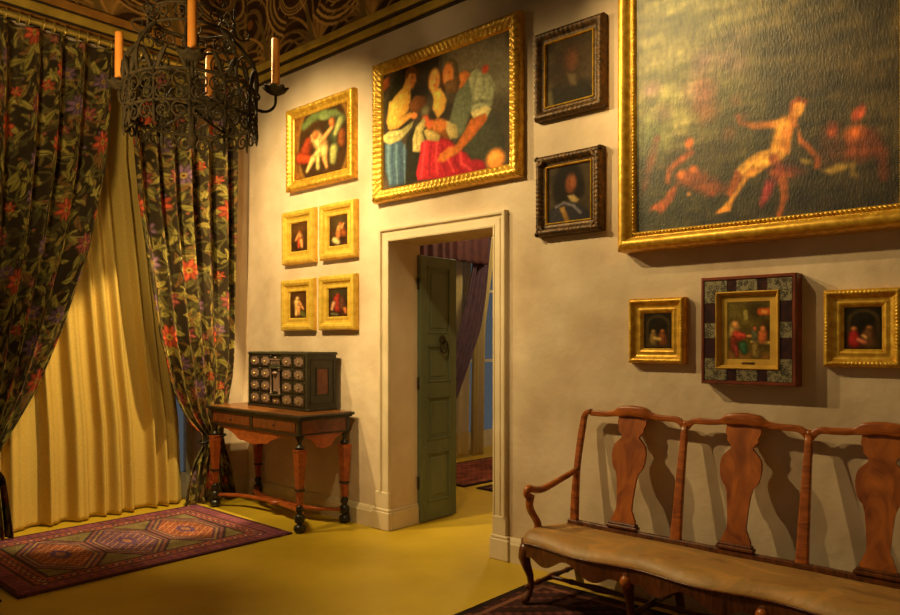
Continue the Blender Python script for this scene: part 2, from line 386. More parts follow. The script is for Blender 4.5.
# baseboards and plinths
def base_run(name, pts0, pts1, normal):
    prof = [(0, 0), (.035, 0), (.035, .125), (.028, .135), (.022, .15), (.012, .165), (0, .17)]
    mb = MB(); v = []; f = []
    for P in (pts0, pts1):
        for d, z in prof: v.append((P[0]+normal[0]*d, P[1]+normal[1]*d, z))
    k = len(prof)
    for i in range(k): f.append((i, (i+1) % k, k+(i+1) % k, k+i))
    f += [tuple(range(k)), tuple(range(k, 2*k))]
    mb.add(v, f); return struct(mb.build(name, 'cream_trim'))
base_run('baseboard_right', (0, 0), (DX0-.2, 0), (0, -1)); base_run('baseboard_right', (DX1+.14, 0), (7.6, 0), (0, -1))
base_run('baseboard_left', (0, WY1), (0, 0), (1, 0))
# door surround: profiled architrave (mitred) + plinth blocks
def architrave():
    prof = [(0, 0), (0, .032), (.012, .036), (.016, .03), (.06, .03), (.066, .022), (.08, .024), (.088, .04), (.1, .042), (.11, .04), (.114, 0)]
    mb = MB(); path = [((DX0, .3), (-1, 0)), ((DX0, DZ), (-1, 1)), ((DX1, DZ), (1, 1)), ((DX1, .3), (1, 0))]
    v = []; f = []; k = len(prof)
    for (x, z), (nx, nz) in path:
        for o, h in prof: v.append((x+nx*o, -h, z+nz*o))
    for j in range(3):
        for i in range(k-1): f.append((j*k+i, j*k+i+1, (j+1)*k+i+1, (j+1)*k+i))
    mb.add(v, f)
    for x, sg, ow in ((DX0, -1, .19), (DX1, 1, .15)):
        a_, b_ = sorted((x-sg*.02, x+sg*ow)); mb.box(a_, b_, -.05, 0, 0, .15, .006); a_, b_ = sorted((x-sg*.015, x+sg*(ow-.01))); mb.box(a_, b_, -.042, 0, .15, .175, .006)
        a_, b_ = sorted((x-sg*.004, x+sg*(ow-.03))); mb.box(a_, b_, -.036, 0, .17, .31, .005)
        a_, b_ = sorted((x-sg*.02, x)); mb.box(a_, b_, 0, .33, 0, .15, .004); a_, b_ = sorted((x-sg*.014, x)); mb.box(a_, b_, 0, .33, .15, .172, .004)
    return struct(mb.build('trim_1', 'cream_trim'))
architrave()
# cornices
def cornice(name, axis, bands):
    for k, (z0, z1, d, m) in enumerate(bands):
        mb = MB()
        if axis == 'x': mb.box(0, 7.6, -d, 0, z0, z1, .006)
        else: mb.box(0, d, -5.2, 0, z0, z1, .006)
        struct(mb.build(name, m))
cornice('trim_2', 'x', [(4.10, 4.122, .03, 'mould_line'), (4.122, 4.185, .05, 'olive_mould'), (4.185, 4.205, .07, 'mould_line'), (4.205, 4.27, .085, 'olive_mould')])
cornice('trim_3', 'y', [(4.12, 4.165, .02, 'mould_line'), (4.165, 4.215, .04, 'brown_mould'), (4.215, 4.232, .05, 'mould_line'), (4.232, 4.305, .06, 'olive_mould'), (4.305, 4.322, .065, 'mould_line'), (4.322, 4.39, .08, 'brown_mould')])
# painted frieze of scrolling acanthus
def frieze_paint(w, h, seed):
    P = Paint(w, h, (58, 34, 15)); r = random.Random(seed); P.mottle(.5, 14, 14, seed)
    def tone(c): f = .72+.5*r.random(); return [min(255, q*f) for q in c]
    def fan(x, y, ang, L, spread, n, col):
        for k in range(n):
            t = k/(n-1)-.5; a_ = ang+t*spread; c = tone(col); pts = []
            for q in range(9):
                u = q/8.; b_ = a_+t*2.0*u*u; pts.append((x+math.cos(b_)*L*u*(1-.25*abs(t)), y-math.sin(b_)*L*u*(1-.25*abs(t))))
            P.line(pts, (2.4, .8), c, .5, .9)
    def scroll(x, y, R, a0, sgn, col, turns=3.4):
        for k, off in enumerate(np.arange(0, R*.42, 3.1)):
            pts = []
            for q in range(44):
                t = q/43.; rr = (R-off)*(1-t*.8)+off*t*.1; an = a0+sgn*t*turns*PI; pts.append((x+rr*math.cos(an), y+rr*math.sin(an)*.95))
            P.line(pts, (1.3, .7), tone(col) if k % 2 == 0 else (74, 44, 20), .5, .95)
    x = 6; k = 0
    while x < w+60:
        up = k % 2; scroll(x, h*(.40 if up else .52), h*.42, 1.2+k*.7, 1 if up else -1, (178, 134, 68))
        fan(x+36, h*.99, PI/2+.3, h*.55, 2.0, 12, (164, 118, 56)); fan(x+34, h*.02, -PI/2, h*.4, 2.2, 11, (150, 104, 50))
        P.cap(x+30, h*.98, x+20, h*.6, 3.5, 2, (120, 92, 44)); P.blob(x, h*(.40 if up else .52), 5, (140, 84, 40))
        x += 68; k += 1
    return P.lin()
fw, fh = 380, 104
P1 = np.zeros((fh, fw, 3)); zz = np.linspace(5.3, 4.27, fh)[:, None]; xx = np.linspace(0, 4.0, fw)[None]
P1[..., 0] = xx; P1[..., 1] = -.012; P1[..., 2] = zz
struct(grid_mesh('trim_4', P1, frieze_paint(fw, fh, 3), 'frieze', back=(0, .012, 0)))
P2 = np.zeros((fh, fw, 3)); zz = np.linspace(5.3, 4.39, fh)[:, None]
P2[..., 0] = .012; P2[..., 1] = -4.0+xx; P2[..., 2] = zz
struct(grid_mesh('trim_5', P2, frieze_paint(fw, fh, 9), 'frieze', back=(-.012, 0, 0)))
# windows
def window(name, x, y0, y1, z1, nrow):
    mb = MB(); fwid = .07
    mb.box(x-.03, x+.03, y0, y0+fwid, 0, z1); mb.box(x-.03, x+.03, y1-fwid, y1, 0, z1); mb.box(x-.03, x+.03, y0+fwid, y1-fwid, z1-fwid, z1); mb.box(x-.03, x+.03, y0+fwid, y1-fwid, 0, .25)
    ym = (y0+y1)/2; mb.box(x-.03, x+.035, ym-.06, ym+.06, .25, z1-fwid)
    for k in range(1, nrow):
        z = .25+(z1-fwid-.25)*k/nrow; mb.box(x-.02, x+.02, y0+fwid, ym-.06, z-.02, z+.02); mb.box(x-.02, x+.02, ym+.06, y1-fwid, z-.02, z+.02)
    w = struct(mb.build(name, 'white_paint')); g = MB()
    g.box(x-.004, x+.004, y0+fwid*.8, ym-.05, .24, z1-fwid*.8); g.box(x-.004, x+.004, ym+.05, y1-fwid*.8, .24, z1-fwid*.8)
    g.build('pane', 'glass', w)
window('window_1', -.36, WY0, WY1, 3.98, 4)
# ---- next room
mb = MB(); mb.box(-.45, -.1, .34, 2.2, 0, 4.0); mb.box(-.45, -.1, 4.6, 4.9, 0, 4.0); mb.box(-.45, -.1, 2.2, 4.6, 3.4, 4.0); struct(mb.build('wall_far_left', 'plaster'))
mb = MB(); mb.box(-.45, 7.6, 4.9, 5.1, 0, 4.0); struct(mb.build('wall_back', 'plaster'))
mb = MB(); mb.box(4.6, 4.8, .34, 4.9, 0, 4.0); struct(mb.build('wall_far_right', 'plaster'))
mb = MB(); mb.box(-.45, 4.8, .34, 5.1, 4.0, 4.1); struct(mb.build('ceiling', 'plaster'))
window('window_2', -.3, 2.2, 4.6, 3.4, 3)

# green door leaf, opened into the next room
def door():
    x0, x1, y0, y1, z1 = 2.125, 2.168, .305, .765, 2.29
    d = link('door_1', None, None, (x0, y0, 0)); struct(d)
    mb = MB(); st = .085
    zs = [.16, .62, .74, 1.13, 1.52, 1.62, 2.2]  # rails between panels
    mb.box(0, .043, 0, st, .012, z1, .004); mb.box(0, .043, y1-y0-st, y1-y0, .012, z1, .004)
    pans = [(.17, .60), (.70, 1.08), (1.20, 1.52), (1.62, 2.2)]; rails = [(.012, .17), (.60, .70), (1.08, 1.20), (1.52, 1.62), (2.2, z1)]
    for a_, b_ in rails: mb.box(.001, .042, st-.002, y1-y0-st+.002, a_, b_, .003)
    for a_, b_ in pans:
        mb.box(.012, .031, st-.004, y1-y0-st+.004, a_-.004, b_+.004)
        mb.box(.008, .037, st+.05, y1-y0-st-.05, a_+.05, b_-.05, .005)
        for q in (0, 1):   # bolection strip
            yy = st if q == 0 else y1-y0-st-.016; mb.box(.012, .047, yy, yy+.016, a_, b_, .004)
        mb.box(.012, .047, st, y1-y0-st, a_, a_+.016, .004); mb.box(.012, .047, st, y1-y0-st, b_-.016, b_, .004)
    mb.build('leaf', 'door_green', d)
    k = MB(); yc, zc = .27, 1.57
    k.lathe([(.001, 0), (.035, 0), (.04, .006), (.03, .012), (.012, .02), (.001, .022)], (0, 0, 0), 16)
    kv = [(z+.043, yc+x, zc+y) for x, y, z in k.v]; k.v = kv
    k.tube([(.066, yc+.048*math.sin(t), zc-.06-.055*math.cos(t)) for t in np.linspace(0, 2*PI, 25)], .008, 8)
    k.ball((.06, yc, zc-.004), .016)
    k.build('knocker', 'iron', d)
    for z in (.35, 1.2, 2.05):
        h = MB(); h.lathe([(.009, -.05), (.009, .05)], (.021, -.008, z), 10); h.build('hinge', 'iron', d)
door()

# ================================================================== DRAPERY
def interp(tab, z):
    zs = [q[0] for q in tab][::-1]; vs = [q[1] for q in tab][::-1]
    if zs[0] > zs[-1]: zs = zs[::-1]; vs = vs[::-1]
    return np.interp(z, zs, vs)
def smooth_tab(tab, z):
    w = interp(tab, z); k = np.hanning(9); k /= k.sum(); q = np.pad(w, 4, mode='edge'); return np.convolve(q, k, 'valid')
def floral(seed=5):
    w, h = 250, 400; P = Paint(w, h, (56, 42, 22), True); r = random.Random(seed)
    olive = [(156, 138, 62), (184, 162, 76), (116, 100, 48), (164, 132, 60), (98, 90, 48), (84, 68, 38), (140, 96, 50)]
    def leaf(x, y, a_, L, wd, c):
        for t in np.linspace(0, 1, 6):
            q = L*t; P.ell(x+math.cos(a_+.5*t)*q, y+math.sin(a_+.5*t)*q, L*.24, wd*math.sin(PI*(.15+.7*t)), a_+.5*t, c, .35, .95)
        P.line([(x, y), (x+math.cos(a_+.3)*L, y+math.sin(a_+.3)*L)], .6, (48, 42, 20), .5, .8)
    def flower(x, y, R, c, n):
        c2 = [min(255, q*1.22) for q in c]; cd = [q*.6 for q in c]
        for k in range(n):
            an = 2*PI*k/n+.3; P.ell(x+math.cos(an)*R*.6, y+math.sin(an)*R*.6, R*.5, R*.26, an, cd, .3); P.ell(x+math.cos(an)*R*.6, y+math.sin(an)*R*.6, R*.42, R*.18, an, c if k % 2 else c2, .4)
        P.blob(x, y, R*.26, (190, 150, 60)); P.blob(x, y, R*.12, (90, 50, 20))
    for k in range(44):
        x, y = r.random()*w, r.random()*h; a_ = r.random()*6.28; pts = []
        for q in range(12):
            pts.append((x, y)); x += math.cos(a_)*6; y += math.sin(a_)*6; a_ += r.uniform(-.1, .5)*(1 if k % 2 else -1)
        P.line(pts, 1.3, (110, 98, 46), .5)
    for k in range(560):
        leaf(r.random()*w, r.random()*h, r.random()*6.28, r.uniform(9, 22), r.uniform(2.2, 5.2), r.choice(olive))
    for k in range(60): P.blob(r.random()*w, r.random()*h, r.uniform(1.4, 2.6), r.choice([(170, 90, 60), (150, 130, 70), (130, 90, 110)]))
    coral, lilac, rose = (178, 76, 44), (116, 84, 98), (142, 74, 62)
    for i, (x, y, R, c, n) in enumerate([(40, 40, 20, coral, 8), (150, 30, 17, lilac, 7), (215, 95, 19, rose, 8), (95, 105, 18, lilac, 9), (30, 160, 15, rose, 6), (190, 150, 12, lilac, 7), (60, 210, 12, lilac, 7), (245, 270, 13, rose, 7), (120, 240, 10, coral, 6), (165, 165, 22, coral, 9), (90, 215, 17, coral, 7), (225, 215, 16, lilac, 8), (40, 265, 20, lilac, 9), (150, 280, 18, rose, 8), (215, 320, 20, coral, 8), (85, 335, 21, coral, 9), (20, 370, 13, rose, 6), (150, 370, 17, lilac, 7), (195, 45, 9, coral, 6), (110, 165, 8, rose, 6), (195, 260, 9, coral, 6), (60, 305, 8, rose, 6)]):
        flower(x, y, R, c, n)
        if c is lilac:       # urn-like calyx beneath the lilac heads
            P.ell(x, y+R*.95, R*.8, R*.22, 0, (146, 120, 66), .3); P.ell(x, y+R*1.2, R*.5, R*.25, 0, (60, 40, 26), .3)
        for k in range(3): leaf(x+r.uniform(-6, 6), y+R, r.uniform(.3, 2.8), R*1.1, R*.22, r.choice(olive))
    return P
FL = floral()
def sample(P, u, v):
    A = P.lin(); h, w = A.shape[:2]; x = (u*w) % w; y = (v*h) % h; xi = x.astype(int); yi = y.astype(int); fx = (x-xi)[..., None]; fy = (y-yi)[..., None]
    x1 = (xi+1) % w; y1 = (yi+1) % h
    return (A[yi, xi]*(1-fx)+A[yi, x1]*fx)*(1-fy)+(A[y1, xi]*(1-fx)+A[y1, x1]*fx)*fy
def drape(name, ta, tb, ztop, zbot, x0, amp, folds, cloth_w, mat, ns, nz, seed, colors=True, parent=None, tile=(1.25, 2.0), flare=None):
    """ta,tb: tables (z, y) of the two vertical edges; amp: table (z, fold depth)"""
    z = np.linspace(ztop, zbot, nz); ya = smooth_tab(ta, z)[:, None]; yb = smooth_tab(tb, z)[:, None]
    s = np.linspace(0, 1, ns)[None]; r = np.random.RandomState(seed)
    ph = s*folds*2*PI+.55*np.sin(s*folds*1.7+r.rand()*6)+.25*np.sin(z[:, None]*1.3+s*9)
    A = smooth_tab(amp, z)[:, None]
    wave = np.sin(ph)+.28*np.sin(2*ph+.8)+.35*np.sin(.37*ph+1.1)
    dev = .32*(yb-ya)/folds*np.cos(ph)/(2*PI)*2.0      # overhanging folds
    Y = ya+(yb-ya)*s+dev*np.minimum(1, A/.04); X = x0+A*wave
    if flare is not None: X = X+smooth_tab(flare, z)[:, None]
    P = np.stack([X, Y, np.broadcast_to(z[:, None], X.shape)], -1)
    C = None
    if colors: C = sample(FL, s*cloth_w/tile[0]+np.zeros_like(X)+seed*.37, -z[:, None]/tile[1]+np.zeros_like(X)+seed*.21)
    o = grid_mesh(name, P, C, mat, parent)
    md = o.modifiers.new('thickness', 'SOLIDIFY'); md.thickness = .004
    return o
rod_z, rod_x = 4.115, .125
Rin = [(4.05, -1.345), (3.71, -1.30), (2.8, -1.229), (2.28, -1.148), (1.57, -1.03), (1.11, -.89), (.82, -.72), (.66, -.56), (.56, -.56), (.40, -.66), (.2, -.715), (.02, -.74)]
Rout = [(4.05, -.2), (3.44, -.24), (1.67, -.25), (1.2, -.26), (.85, -.31), (.64, -.33), (.5, -.30), (.3, -.24), (.02, -.2)]
Ramp = [(4.05, .03), (3.9, .055), (3, .07), (1.5, .06), (1, .035), (.62, .015), (.45, .025), (.02, .032)]
rc = thing('floral_curtain', 'dark floral curtain beside the room corner, tied back behind the console table', 'curtain', (0, 0, 0), 0, 'floral curtains')
drape('panel', Rin, Rout, 4.052, .02, .14, Ramp, 6, 2.1, 'floral', 260, 420, 1, True, rc, flare=[(4.05, -.02), (3.8, 0), (1.4, 0), (.9, -.05), (.02, -.06)])
tb = MB(); tb.tube([(.085+.055*math.cos(t), -.445+.14*math.sin(t), .615+.03*math.sin(t)) for t in np.linspace(0, 2*PI, 25)], .012, 8); tb.build('tieback', 'ebony', rc)
Lin_ = [(4.05, -1.39), (3.64, -1.41), (3.02, -1.47), (2.33, -1.61), (1.65, -1.83), (1.17, -2.02), (.71, -2.27), (.6, -2.30), (.5, -2.24), (.12, -2.19), (.02, -2.18)]
Lout = [(4.05, -3.2), (3.0, -3.15), (1.65, -2.95), (1.1, -2.75), (.71, -2.55), (.6, -2.52), (.5, -2.56), (.02, -2.66)]
Lamp = [(4.05, .03), (3.9, .055), (3, .075), (1.5, .07), (.9, .045), (.62, .02), (.45, .04), (.02, .05)]
lc = thing('floral_curtain', 'dark floral curtain at the left edge, swept far aside from the cream voile', 'curtain', (0, 0, 0), 0, 'floral curtains')
drape('panel', Lin_, Lout, 4.052, .02, .13, Lamp, 9, 3.2, 'floral', 420, 420, 2, True, lc)
tb = MB(); tb.tube([(.13+.085*math.cos(t), -2.41+.13*math.sin(t), .62+.03*math.sin(t)) for t in np.linspace(0, 2*PI, 25)], .012, 8); tb.build('tieback', 'ebony', lc)
# curtain rod with rings
rd = thing('curtain_rod', 'brass curtain rod with rings above the two floral curtains', 'curtain rod', (rod_x, -1.7, rod_z))
mb = MB(); mb.tube([(0, y, 0) for y in np.linspace(-1.6, 1.5, 8)], .026, 14); mb.ball((0, 1.52, 0), .04); mb.build('pole', 'brass', rd)
for k in range(34):
    y = -1.5+k*.088+.012*math.sin(k*2.3); r_ = MB(); r_.tube([(.038*math.cos(t), y+.003*math.sin(t), .038*math.sin(t)-.008) for t in np.linspace(0, 2*PI, 17)], .0075, 6, False); r_.build('ring', 'brass', rd)
for y in (-1.0, 1.4): b_ = MB(); b_.box(-.124, 0, y-.015, y+.015, -.015, .015, .003); b_.build('bracket', 'brass', rd)
# cream voile
def voile():
    ns, nz = 520, 120; z = np.linspace(3.95, .015, nz)[:, None]; s_ = np.linspace(0, 1, ns)[None]
    yr = np.interp(z, [0.015, .25, .8, 1.4, 3.2, 3.95], [-.63, -.635, -.66, -.74, -.95, -.95]); yl = -2.75
    q = s_+.006*np.sin(s_*11+1)
    rr = np.random.RandomState(8); X = np.zeros((nz, ns)); c = .01
    while c < 1.02:          # hanging pleats of uneven width and depth, opening towards the floor
        wd = .011+.016*rr.rand(); dp = .07+.08*rr.rand(); tp = .35+.3*rr.rand(); dr = (rr.rand()-.5)*.02
        X = X+dp*(tp+(1-tp)*(1-z/3.95))*np.exp(-np.abs((q-c-dr*z/4)/wd)**2.0); c += wd*(1.6+2.6*rr.rand()*(1 if rr.rand() < .6 else 1.6))
    Y = yl+(yr-yl)*q; X = X-.17
    o = grid_mesh('sheer_curtain', np.stack([X, np.broadcast_to(Y, X.shape), np.broadcast_to(z, X.shape)], -1), None, 'sheer')
    md = o.modifiers.new('thickness', 'SOLIDIFY'); md.thickness = .003; return o
o = voile()
tag(o, 'pale cream voile curtain hanging to the floor between the two floral curtains', 'curtain')

# next room drapery
o = drape('sheer_curtain', [(3.4, 2.25), (0, 2.2)], [(3.4, 3.3), (1.2, 3.26), (0, 3.2)], 3.3, .015, .16, [(3.3, .03), (0, .05)], 5, 1, 'sheer_next', 160, 60, 6, False)
tag(o, 'wider pale voile panel behind the purple drape, in the room beyond the doorway', 'curtain', 'voile panels beyond the doorway')
o = drape('sheer_curtain', [(3.4, 3.36), (0, 3.32)], [(3.4, 3.95), (1.8, 3.66), (0, 3.6)], 3.3, .015, .16, [(3.3, .03), (0, .05)], 3, 1, 'sheer_next', 100, 60, 9, False)
tag(o, 'narrow pale voile panel right of the purple drape, in the room beyond the doorway', 'curtain', 'voile panels beyond the doorway')
o = drape('side_drape', [(3.2, 3.2), (2.53, 3.18), (2.1, 3.05), (1.71, 2.9), (1.31, 2.75), (.865, 2.6), (.7, 2.55), (.5, 2.42), (.02, 2.36)], [(3.2, 3.6), (2.59, 3.52), (2.1, 3.45), (1.71, 3.354), (1.31, 3.147), (.865, 2.908), (.7, 2.78), (.5, 2.68), (.02, 2.66)], 3.0, .015, .30, [(3.2, .03), (.8, .02)], 5, 1, 'purple', 120, 100, 7, False)
tag(o, 'purple drape swept aside in the room beyond the doorway', 'curtain')
o = drape('valance', [(3.4, 2.0), (2, 2.0)], [(3.4, 3.4), (2, 3.4)], 3.3, 2.58, .38, [(3.4, .02), (2, .03)], 9, 1, 'burgundy', 160, 20, 8, False)
tag(o, 'burgundy pleated valance above the purple drape beyond the doorway', 'valance')

# ================================================================== RUGS
def rug_paint(w, h):
    P = Paint(w, h, (96, 42, 44)); r = random.Random(4)
    def rect(x0, x1, y0, y1, c): P.a[int(y0):int(y1), int(x0):int(x1)] = c
    rect(0, w, 0, h, (62, 34, 42)); rect(5, w-5, 5, h-5, (106, 60, 58))
    for k in range(0, h, 9): rect(7, 16, k, k+5, (92, 48, 66)); rect(w-16, w-7, k, k+5, (92, 48, 66))
    for k in range(0, w, 9): rect(k, k+5, 7, 16, (92, 48, 66)); rect(k, k+5, h-16, h-7, (92, 48, 66))
    rect(18, w-18, 18, h-18, (60, 40, 46)); rect(21, w-21, 21, h-21, (120, 66, 54))
    for k in range(22, h-22, 12):
        for xx_ in (23, w-31): P.ell(xx_+4, k+5, 4, 4, 0, (70, 44, 60), .3); P.ell(xx_+4, k+5, 1.6, 1.6, 0, (160, 120, 80), .3)
    for k in range(22, w-22, 12):
        for yy_ in (23, h-31): P.ell(k+5, yy_+4, 4, 4, 0, (70, 44, 60), .3); P.ell(k+5, yy_+4, 1.6, 1.6, 0, (160, 120, 80), .3)
    rect(33, w-33, 33, h-33, (56, 40, 40))
    f = P.a[36:h-36, 36:w-36]; fh_, fw_ = f.shape[:2]; Y, X = np.mgrid[0:fh_, 0:fw_]
    hat = ((X+2*Y) % 5 < 2)[..., None]; f[:] = np.where(hat, (118, 100, 62), (82, 70, 50))
    cx = fw_/2; n = 3
    for k, c in enumerate([(124, 72, 52), (96, 66, 76), (120, 70, 52)]):
        cy = fh_*(k+.5)/n; hy = fh_/n/2; d = np.abs(Y-cy)/hy*.62+np.abs(X-cx)/cx*.80
        d = np.maximum(d, np.abs(Y-cy)/hy*.98)
        for lo, cc in ((1.0, (56, 40, 44)), (.93, (108, 68, 62)), (.86, (66, 48, 58)), (.8, (118, 88, 62)), (.74, (70, 46, 56)), (.68, c)): f[d < lo] = cc
        m = d < .66; f[m & (((X//3+Y//3) % 3) == 0)] = [q*.72 for q in c]; f[m & (((X-Y) % 11) < 1)] = (160, 110, 70)
        f[d < .24] = (76, 52, 74); f[d < .12] = (124, 84, 62)
    P.a *= 1.22*(.86+.28*RNG.rand(h, w))[..., None]; P.mottle(.25, 10, 10, 3); return P
def flat_rug(name, label, x0, x1, y0, y1, P, rz=0, fringe=None):
    w, h = P.w, P.h; G = np.zeros((h, w, 3)); G[..., 0] = np.linspace(x0, x1, w)[None]; G[..., 1] = np.linspace(y1, y0, h)[:, None]
    G[..., 2] = .012+.0015*fld(h, w, 30, 30, 3)
    cx, cy = (x0+x1)/2, (y0+y1)/2; G[..., 0] -= cx; G[..., 1] -= cy
    t = thing(name, label, 'rug', (cx, cy, 0), rz); grid_mesh('pile', G, P.lin(), 'woven', t, back=(0, 0, -.0115), smooth=False)
    return t
flat_rug('patterned_rug', 'red and purple kilim rug with three lozenge medallions before the curtains', .1, 1.62, -2.6, -.612, rug_paint(190, 260))
# second runner only enters the frame at its corner
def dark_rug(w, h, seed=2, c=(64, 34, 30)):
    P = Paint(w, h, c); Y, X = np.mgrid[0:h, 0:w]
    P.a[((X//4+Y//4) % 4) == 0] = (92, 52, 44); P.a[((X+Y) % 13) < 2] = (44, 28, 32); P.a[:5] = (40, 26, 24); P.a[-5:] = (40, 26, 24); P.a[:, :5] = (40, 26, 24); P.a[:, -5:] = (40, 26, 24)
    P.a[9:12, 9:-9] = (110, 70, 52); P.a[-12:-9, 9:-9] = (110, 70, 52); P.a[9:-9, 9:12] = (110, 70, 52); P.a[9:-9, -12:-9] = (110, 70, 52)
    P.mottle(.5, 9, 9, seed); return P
flat_rug('runner_rug', 'dark runner rug at the bottom left corner, end to end with the kilim', .1, 1.6, -4.4, -2.68, dark_rug(130, 140, 5, (58, 32, 36)))
flat_rug('dark_rug', 'dark brown patterned rug lying under the long settee', 3.75, 6.1, -1.6, -.22, dark_rug(230, 140, 6, (54, 30, 26)))
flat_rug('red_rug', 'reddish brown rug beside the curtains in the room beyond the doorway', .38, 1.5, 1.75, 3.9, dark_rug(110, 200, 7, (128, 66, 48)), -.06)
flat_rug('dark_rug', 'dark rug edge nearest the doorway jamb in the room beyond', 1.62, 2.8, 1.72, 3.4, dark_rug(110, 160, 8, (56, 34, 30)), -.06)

# ================================================================== PAINTINGS
def frame_mesh(w, h, prof, relief=None, seg=.012):
    """profile = [(inset, stand-off)] from outer back edge to the sight edge; relief(k, l, t) -> (d_inset, d_height)"""
    mb = MB()
    for side in range(4):
        Ls = w if side % 2 == 0 else h; n = max(int(Ls/seg), 4) if relief else 1
        v = []; f = []; K = len(prof)
        for i in range(n+1):
            t = i/n
            for k, (d, hh) in enumerate(prof):
                l = d+(Ls-2*d)*t; dd, dh = relief(k, l, Ls) if relief else (0, 0); D = d+dd; H_ = hh+dh
                if side == 0: p = (-w/2+l, -H_, D)
                elif side == 1: p = (w/2-D, -H_, l)
                elif side == 2: p = (w/2-l, -H_, h-D)
                else: p = (-w/2+D, -H_, h-l)
                v.append(p)
        for i in range(n):
            for k in range(K-1): f.append((i*K+k, i*K+k+1, (i+1)*K+k+1, (i+1)*K+k))
        mb.add(v, f, bool(relief))
    return mb
def painting(name, label, rect, prof, mat, paint, relief=None, canvas_mat='painted_canvas', inner=None, group=None, seg=.012, cat='painting'):
    x0, x1, z0, z1 = rect; w, h = x1-x0, z1-z0
    t = thing(name, label, cat, ((x0+x1)/2, 0, z0), 0, group)
    frame_mesh(w, h, prof, relief, seg).build('frame', mat, t)
    d, hh = prof[-1] if inner is None else inner
    nh, nw = paint.h, paint.w; G = np.zeros((nh, nw, 3)); G[..., 0] = np.linspace(-w/2+d-.004, w/2-d+.004, nw)[None]
    G[..., 2] = np.linspace(h-d+.004, d-.004, nh)[:, None]; G[..., 1] = -hh-.001
    grid_mesh('canvas', G, paint.finish().lin(), canvas_mat, t, back=(0, max(hh-.006, .002), 0), smooth=False)
    return t
def ripple(idx, per, amp, dam=0):
    def f(k, l, Ls):
        if k in idx:
            n = max(round(Ls/per), 1); q = abs(math.sin(PI*n*l/Ls)); return (dam*q, amp*(q-.4))
        return (0, 0)
    return f
SK, SK2, SKL = (214, 150, 92), (186, 108, 60), (232, 190, 126)
# --- large horizontal painting over the door
P = Paint(290, 215, (58, 50, 40)).quad((382.2, 73.4), (502.7, 33.5), (501.7, 160.5), (382.2, 188.5))
P.mottle(.6, 30, 26, 1)
P.og = (430, 30, 4.1)
for q in [(150, 110, 90, (128, 120, 102)), (250, 130, 70, (118, 114, 100)), (110, 120, 50, (108, 98, 80)), (260, 260, 60, (84, 78, 64)), (270, 360, 60, (44, 42, 34)), (260, 200, 40, (98, 96, 84))]: P.blob(*q, 1.4, .8)
P.og = (375, 50, 4.39)
P.poly([(26, 125), (62, 104), (58, 150), (34, 176)], (170, 92, 44)); P.cap(100, 130, 60, 240, 26, 22, (44, 42, 26), 1)
P.poly([(135, 375), (200, 300), (240, 380), (190, 560), (120, 575)], (36, 36, 24), (30, 28, 20), 8)
P.poly([(40, 405), (110, 388), (136, 430), (132, 520), (120, 578), (58, 592), (42, 520)], (76, 108, 140), (40, 56, 82))
for k in range(5): P.line([(56+k*17, 410), (52+k*18, 480), (62+k*16, 575)], (5, 3), (44, 62, 92) if k % 2 else (104, 136, 164), .9, .6)
P.poly([(135, 115), (152, 160), (152, 215), (142, 262), (100, 305), (75, 335), (52, 338), (58, 240), (80, 200), (116, 160)], (244, 202, 100), (196, 138, 60))
P.poly([(58, 220), (94, 206), (102, 260), (96, 298), (150, 264), (163, 282), (96, 338), (58, 344), (46, 310)], (250, 206, 104), (206, 142, 64), 2.5, 1, (.5, 1))
P.poly([(30, 370), (60, 348), (110, 342), (165, 303), (156, 332), (110, 386), (60, 408), (34, 396)], (216, 206, 140), (140, 138, 94)); P.line([(50, 380), (100, 368), (150, 325)], (5, 3), (120, 116, 76), .9, .6)
P.ell(166, 281, 15, 11, .3, (214, 128, 66), .5)
P.poly([(143, 232), (172, 194), (216, 200), (218, 232), (182, 268), (150, 262)], (146, 92, 44), (84, 50, 26)); P.blob(214, 262, 16, (116, 112, 86), 1); P.blob(214, 300, 15, (204, 92, 56), .8)
P.ell(152, 118, 23, 35, .12, (226, 156, 84), .4); P.ell(163, 128, 11, 24, .1, (178, 106, 56), 1, .7); P.blob(160, 112, 4, (96, 56, 30), 1, .45); P.cap(168, 118, 174, 130, 3, 3, (214, 140, 80), 1, .7)
P.poly([(126, 112), (136, 78), (164, 68), (190, 90), (188, 108), (168, 98), (146, 98), (136, 122)], (134, 88, 40), (86, 54, 26))
P.poly([(238, 165), (286, 165), (304, 215), (294, 262), (266, 296), (244, 252), (250, 215)], (248, 202, 104), (206, 146, 66))
P.poly([(222, 118), (240, 86), (272, 82), (294, 112), (298, 190), (284, 176), (276, 150), (240, 170), (226, 168)], (116, 74, 36), (64, 42, 22))
P.ell(252, 132, 23, 37, .06, (238, 170, 92), .4); P.ell(262, 140, 11, 26, .05, (190, 118, 62), 1, .6); P.blob(244, 128, 3.5, (110, 66, 36), 1, .45); P.blob(261, 126, 3.5, (110, 66, 36), 1, .45); P.cap(252, 130, 254, 142, 2.5, 3, (246, 184, 110), 1, .8); P.cap(248, 152, 258, 151, 2.5, 2.5, (180, 76, 54), .9, .8)
P.poly([(160, 380), (174, 330), (210, 288), (218, 320), (202, 352), (216, 400), (192, 440), (160, 438)], (226, 212, 146), (142, 132, 84)); P.line([(180, 350), (176, 400), (182, 430)], (5, 3), (130, 120, 76), .9, .6)
P.poly([(195, 400), (240, 372), (306, 378), (362, 430), (456, 478), (462, 505), (330, 542), (180, 562), (174, 530), (190, 450)], (196, 44, 58), (128, 26, 40))
for k in range(7): P.line([(214+k*24, 392+k*7), (206+k*26, 450+k*6), (196+k*34, 545-k*6)], (6, 4), (116, 22, 38) if k % 2 else (222, 84, 92), .9, .5)
P.poly([(205, 348), (225, 334), (282, 360), (270, 394), (220, 388)], (206, 190, 128), (150, 132, 82))
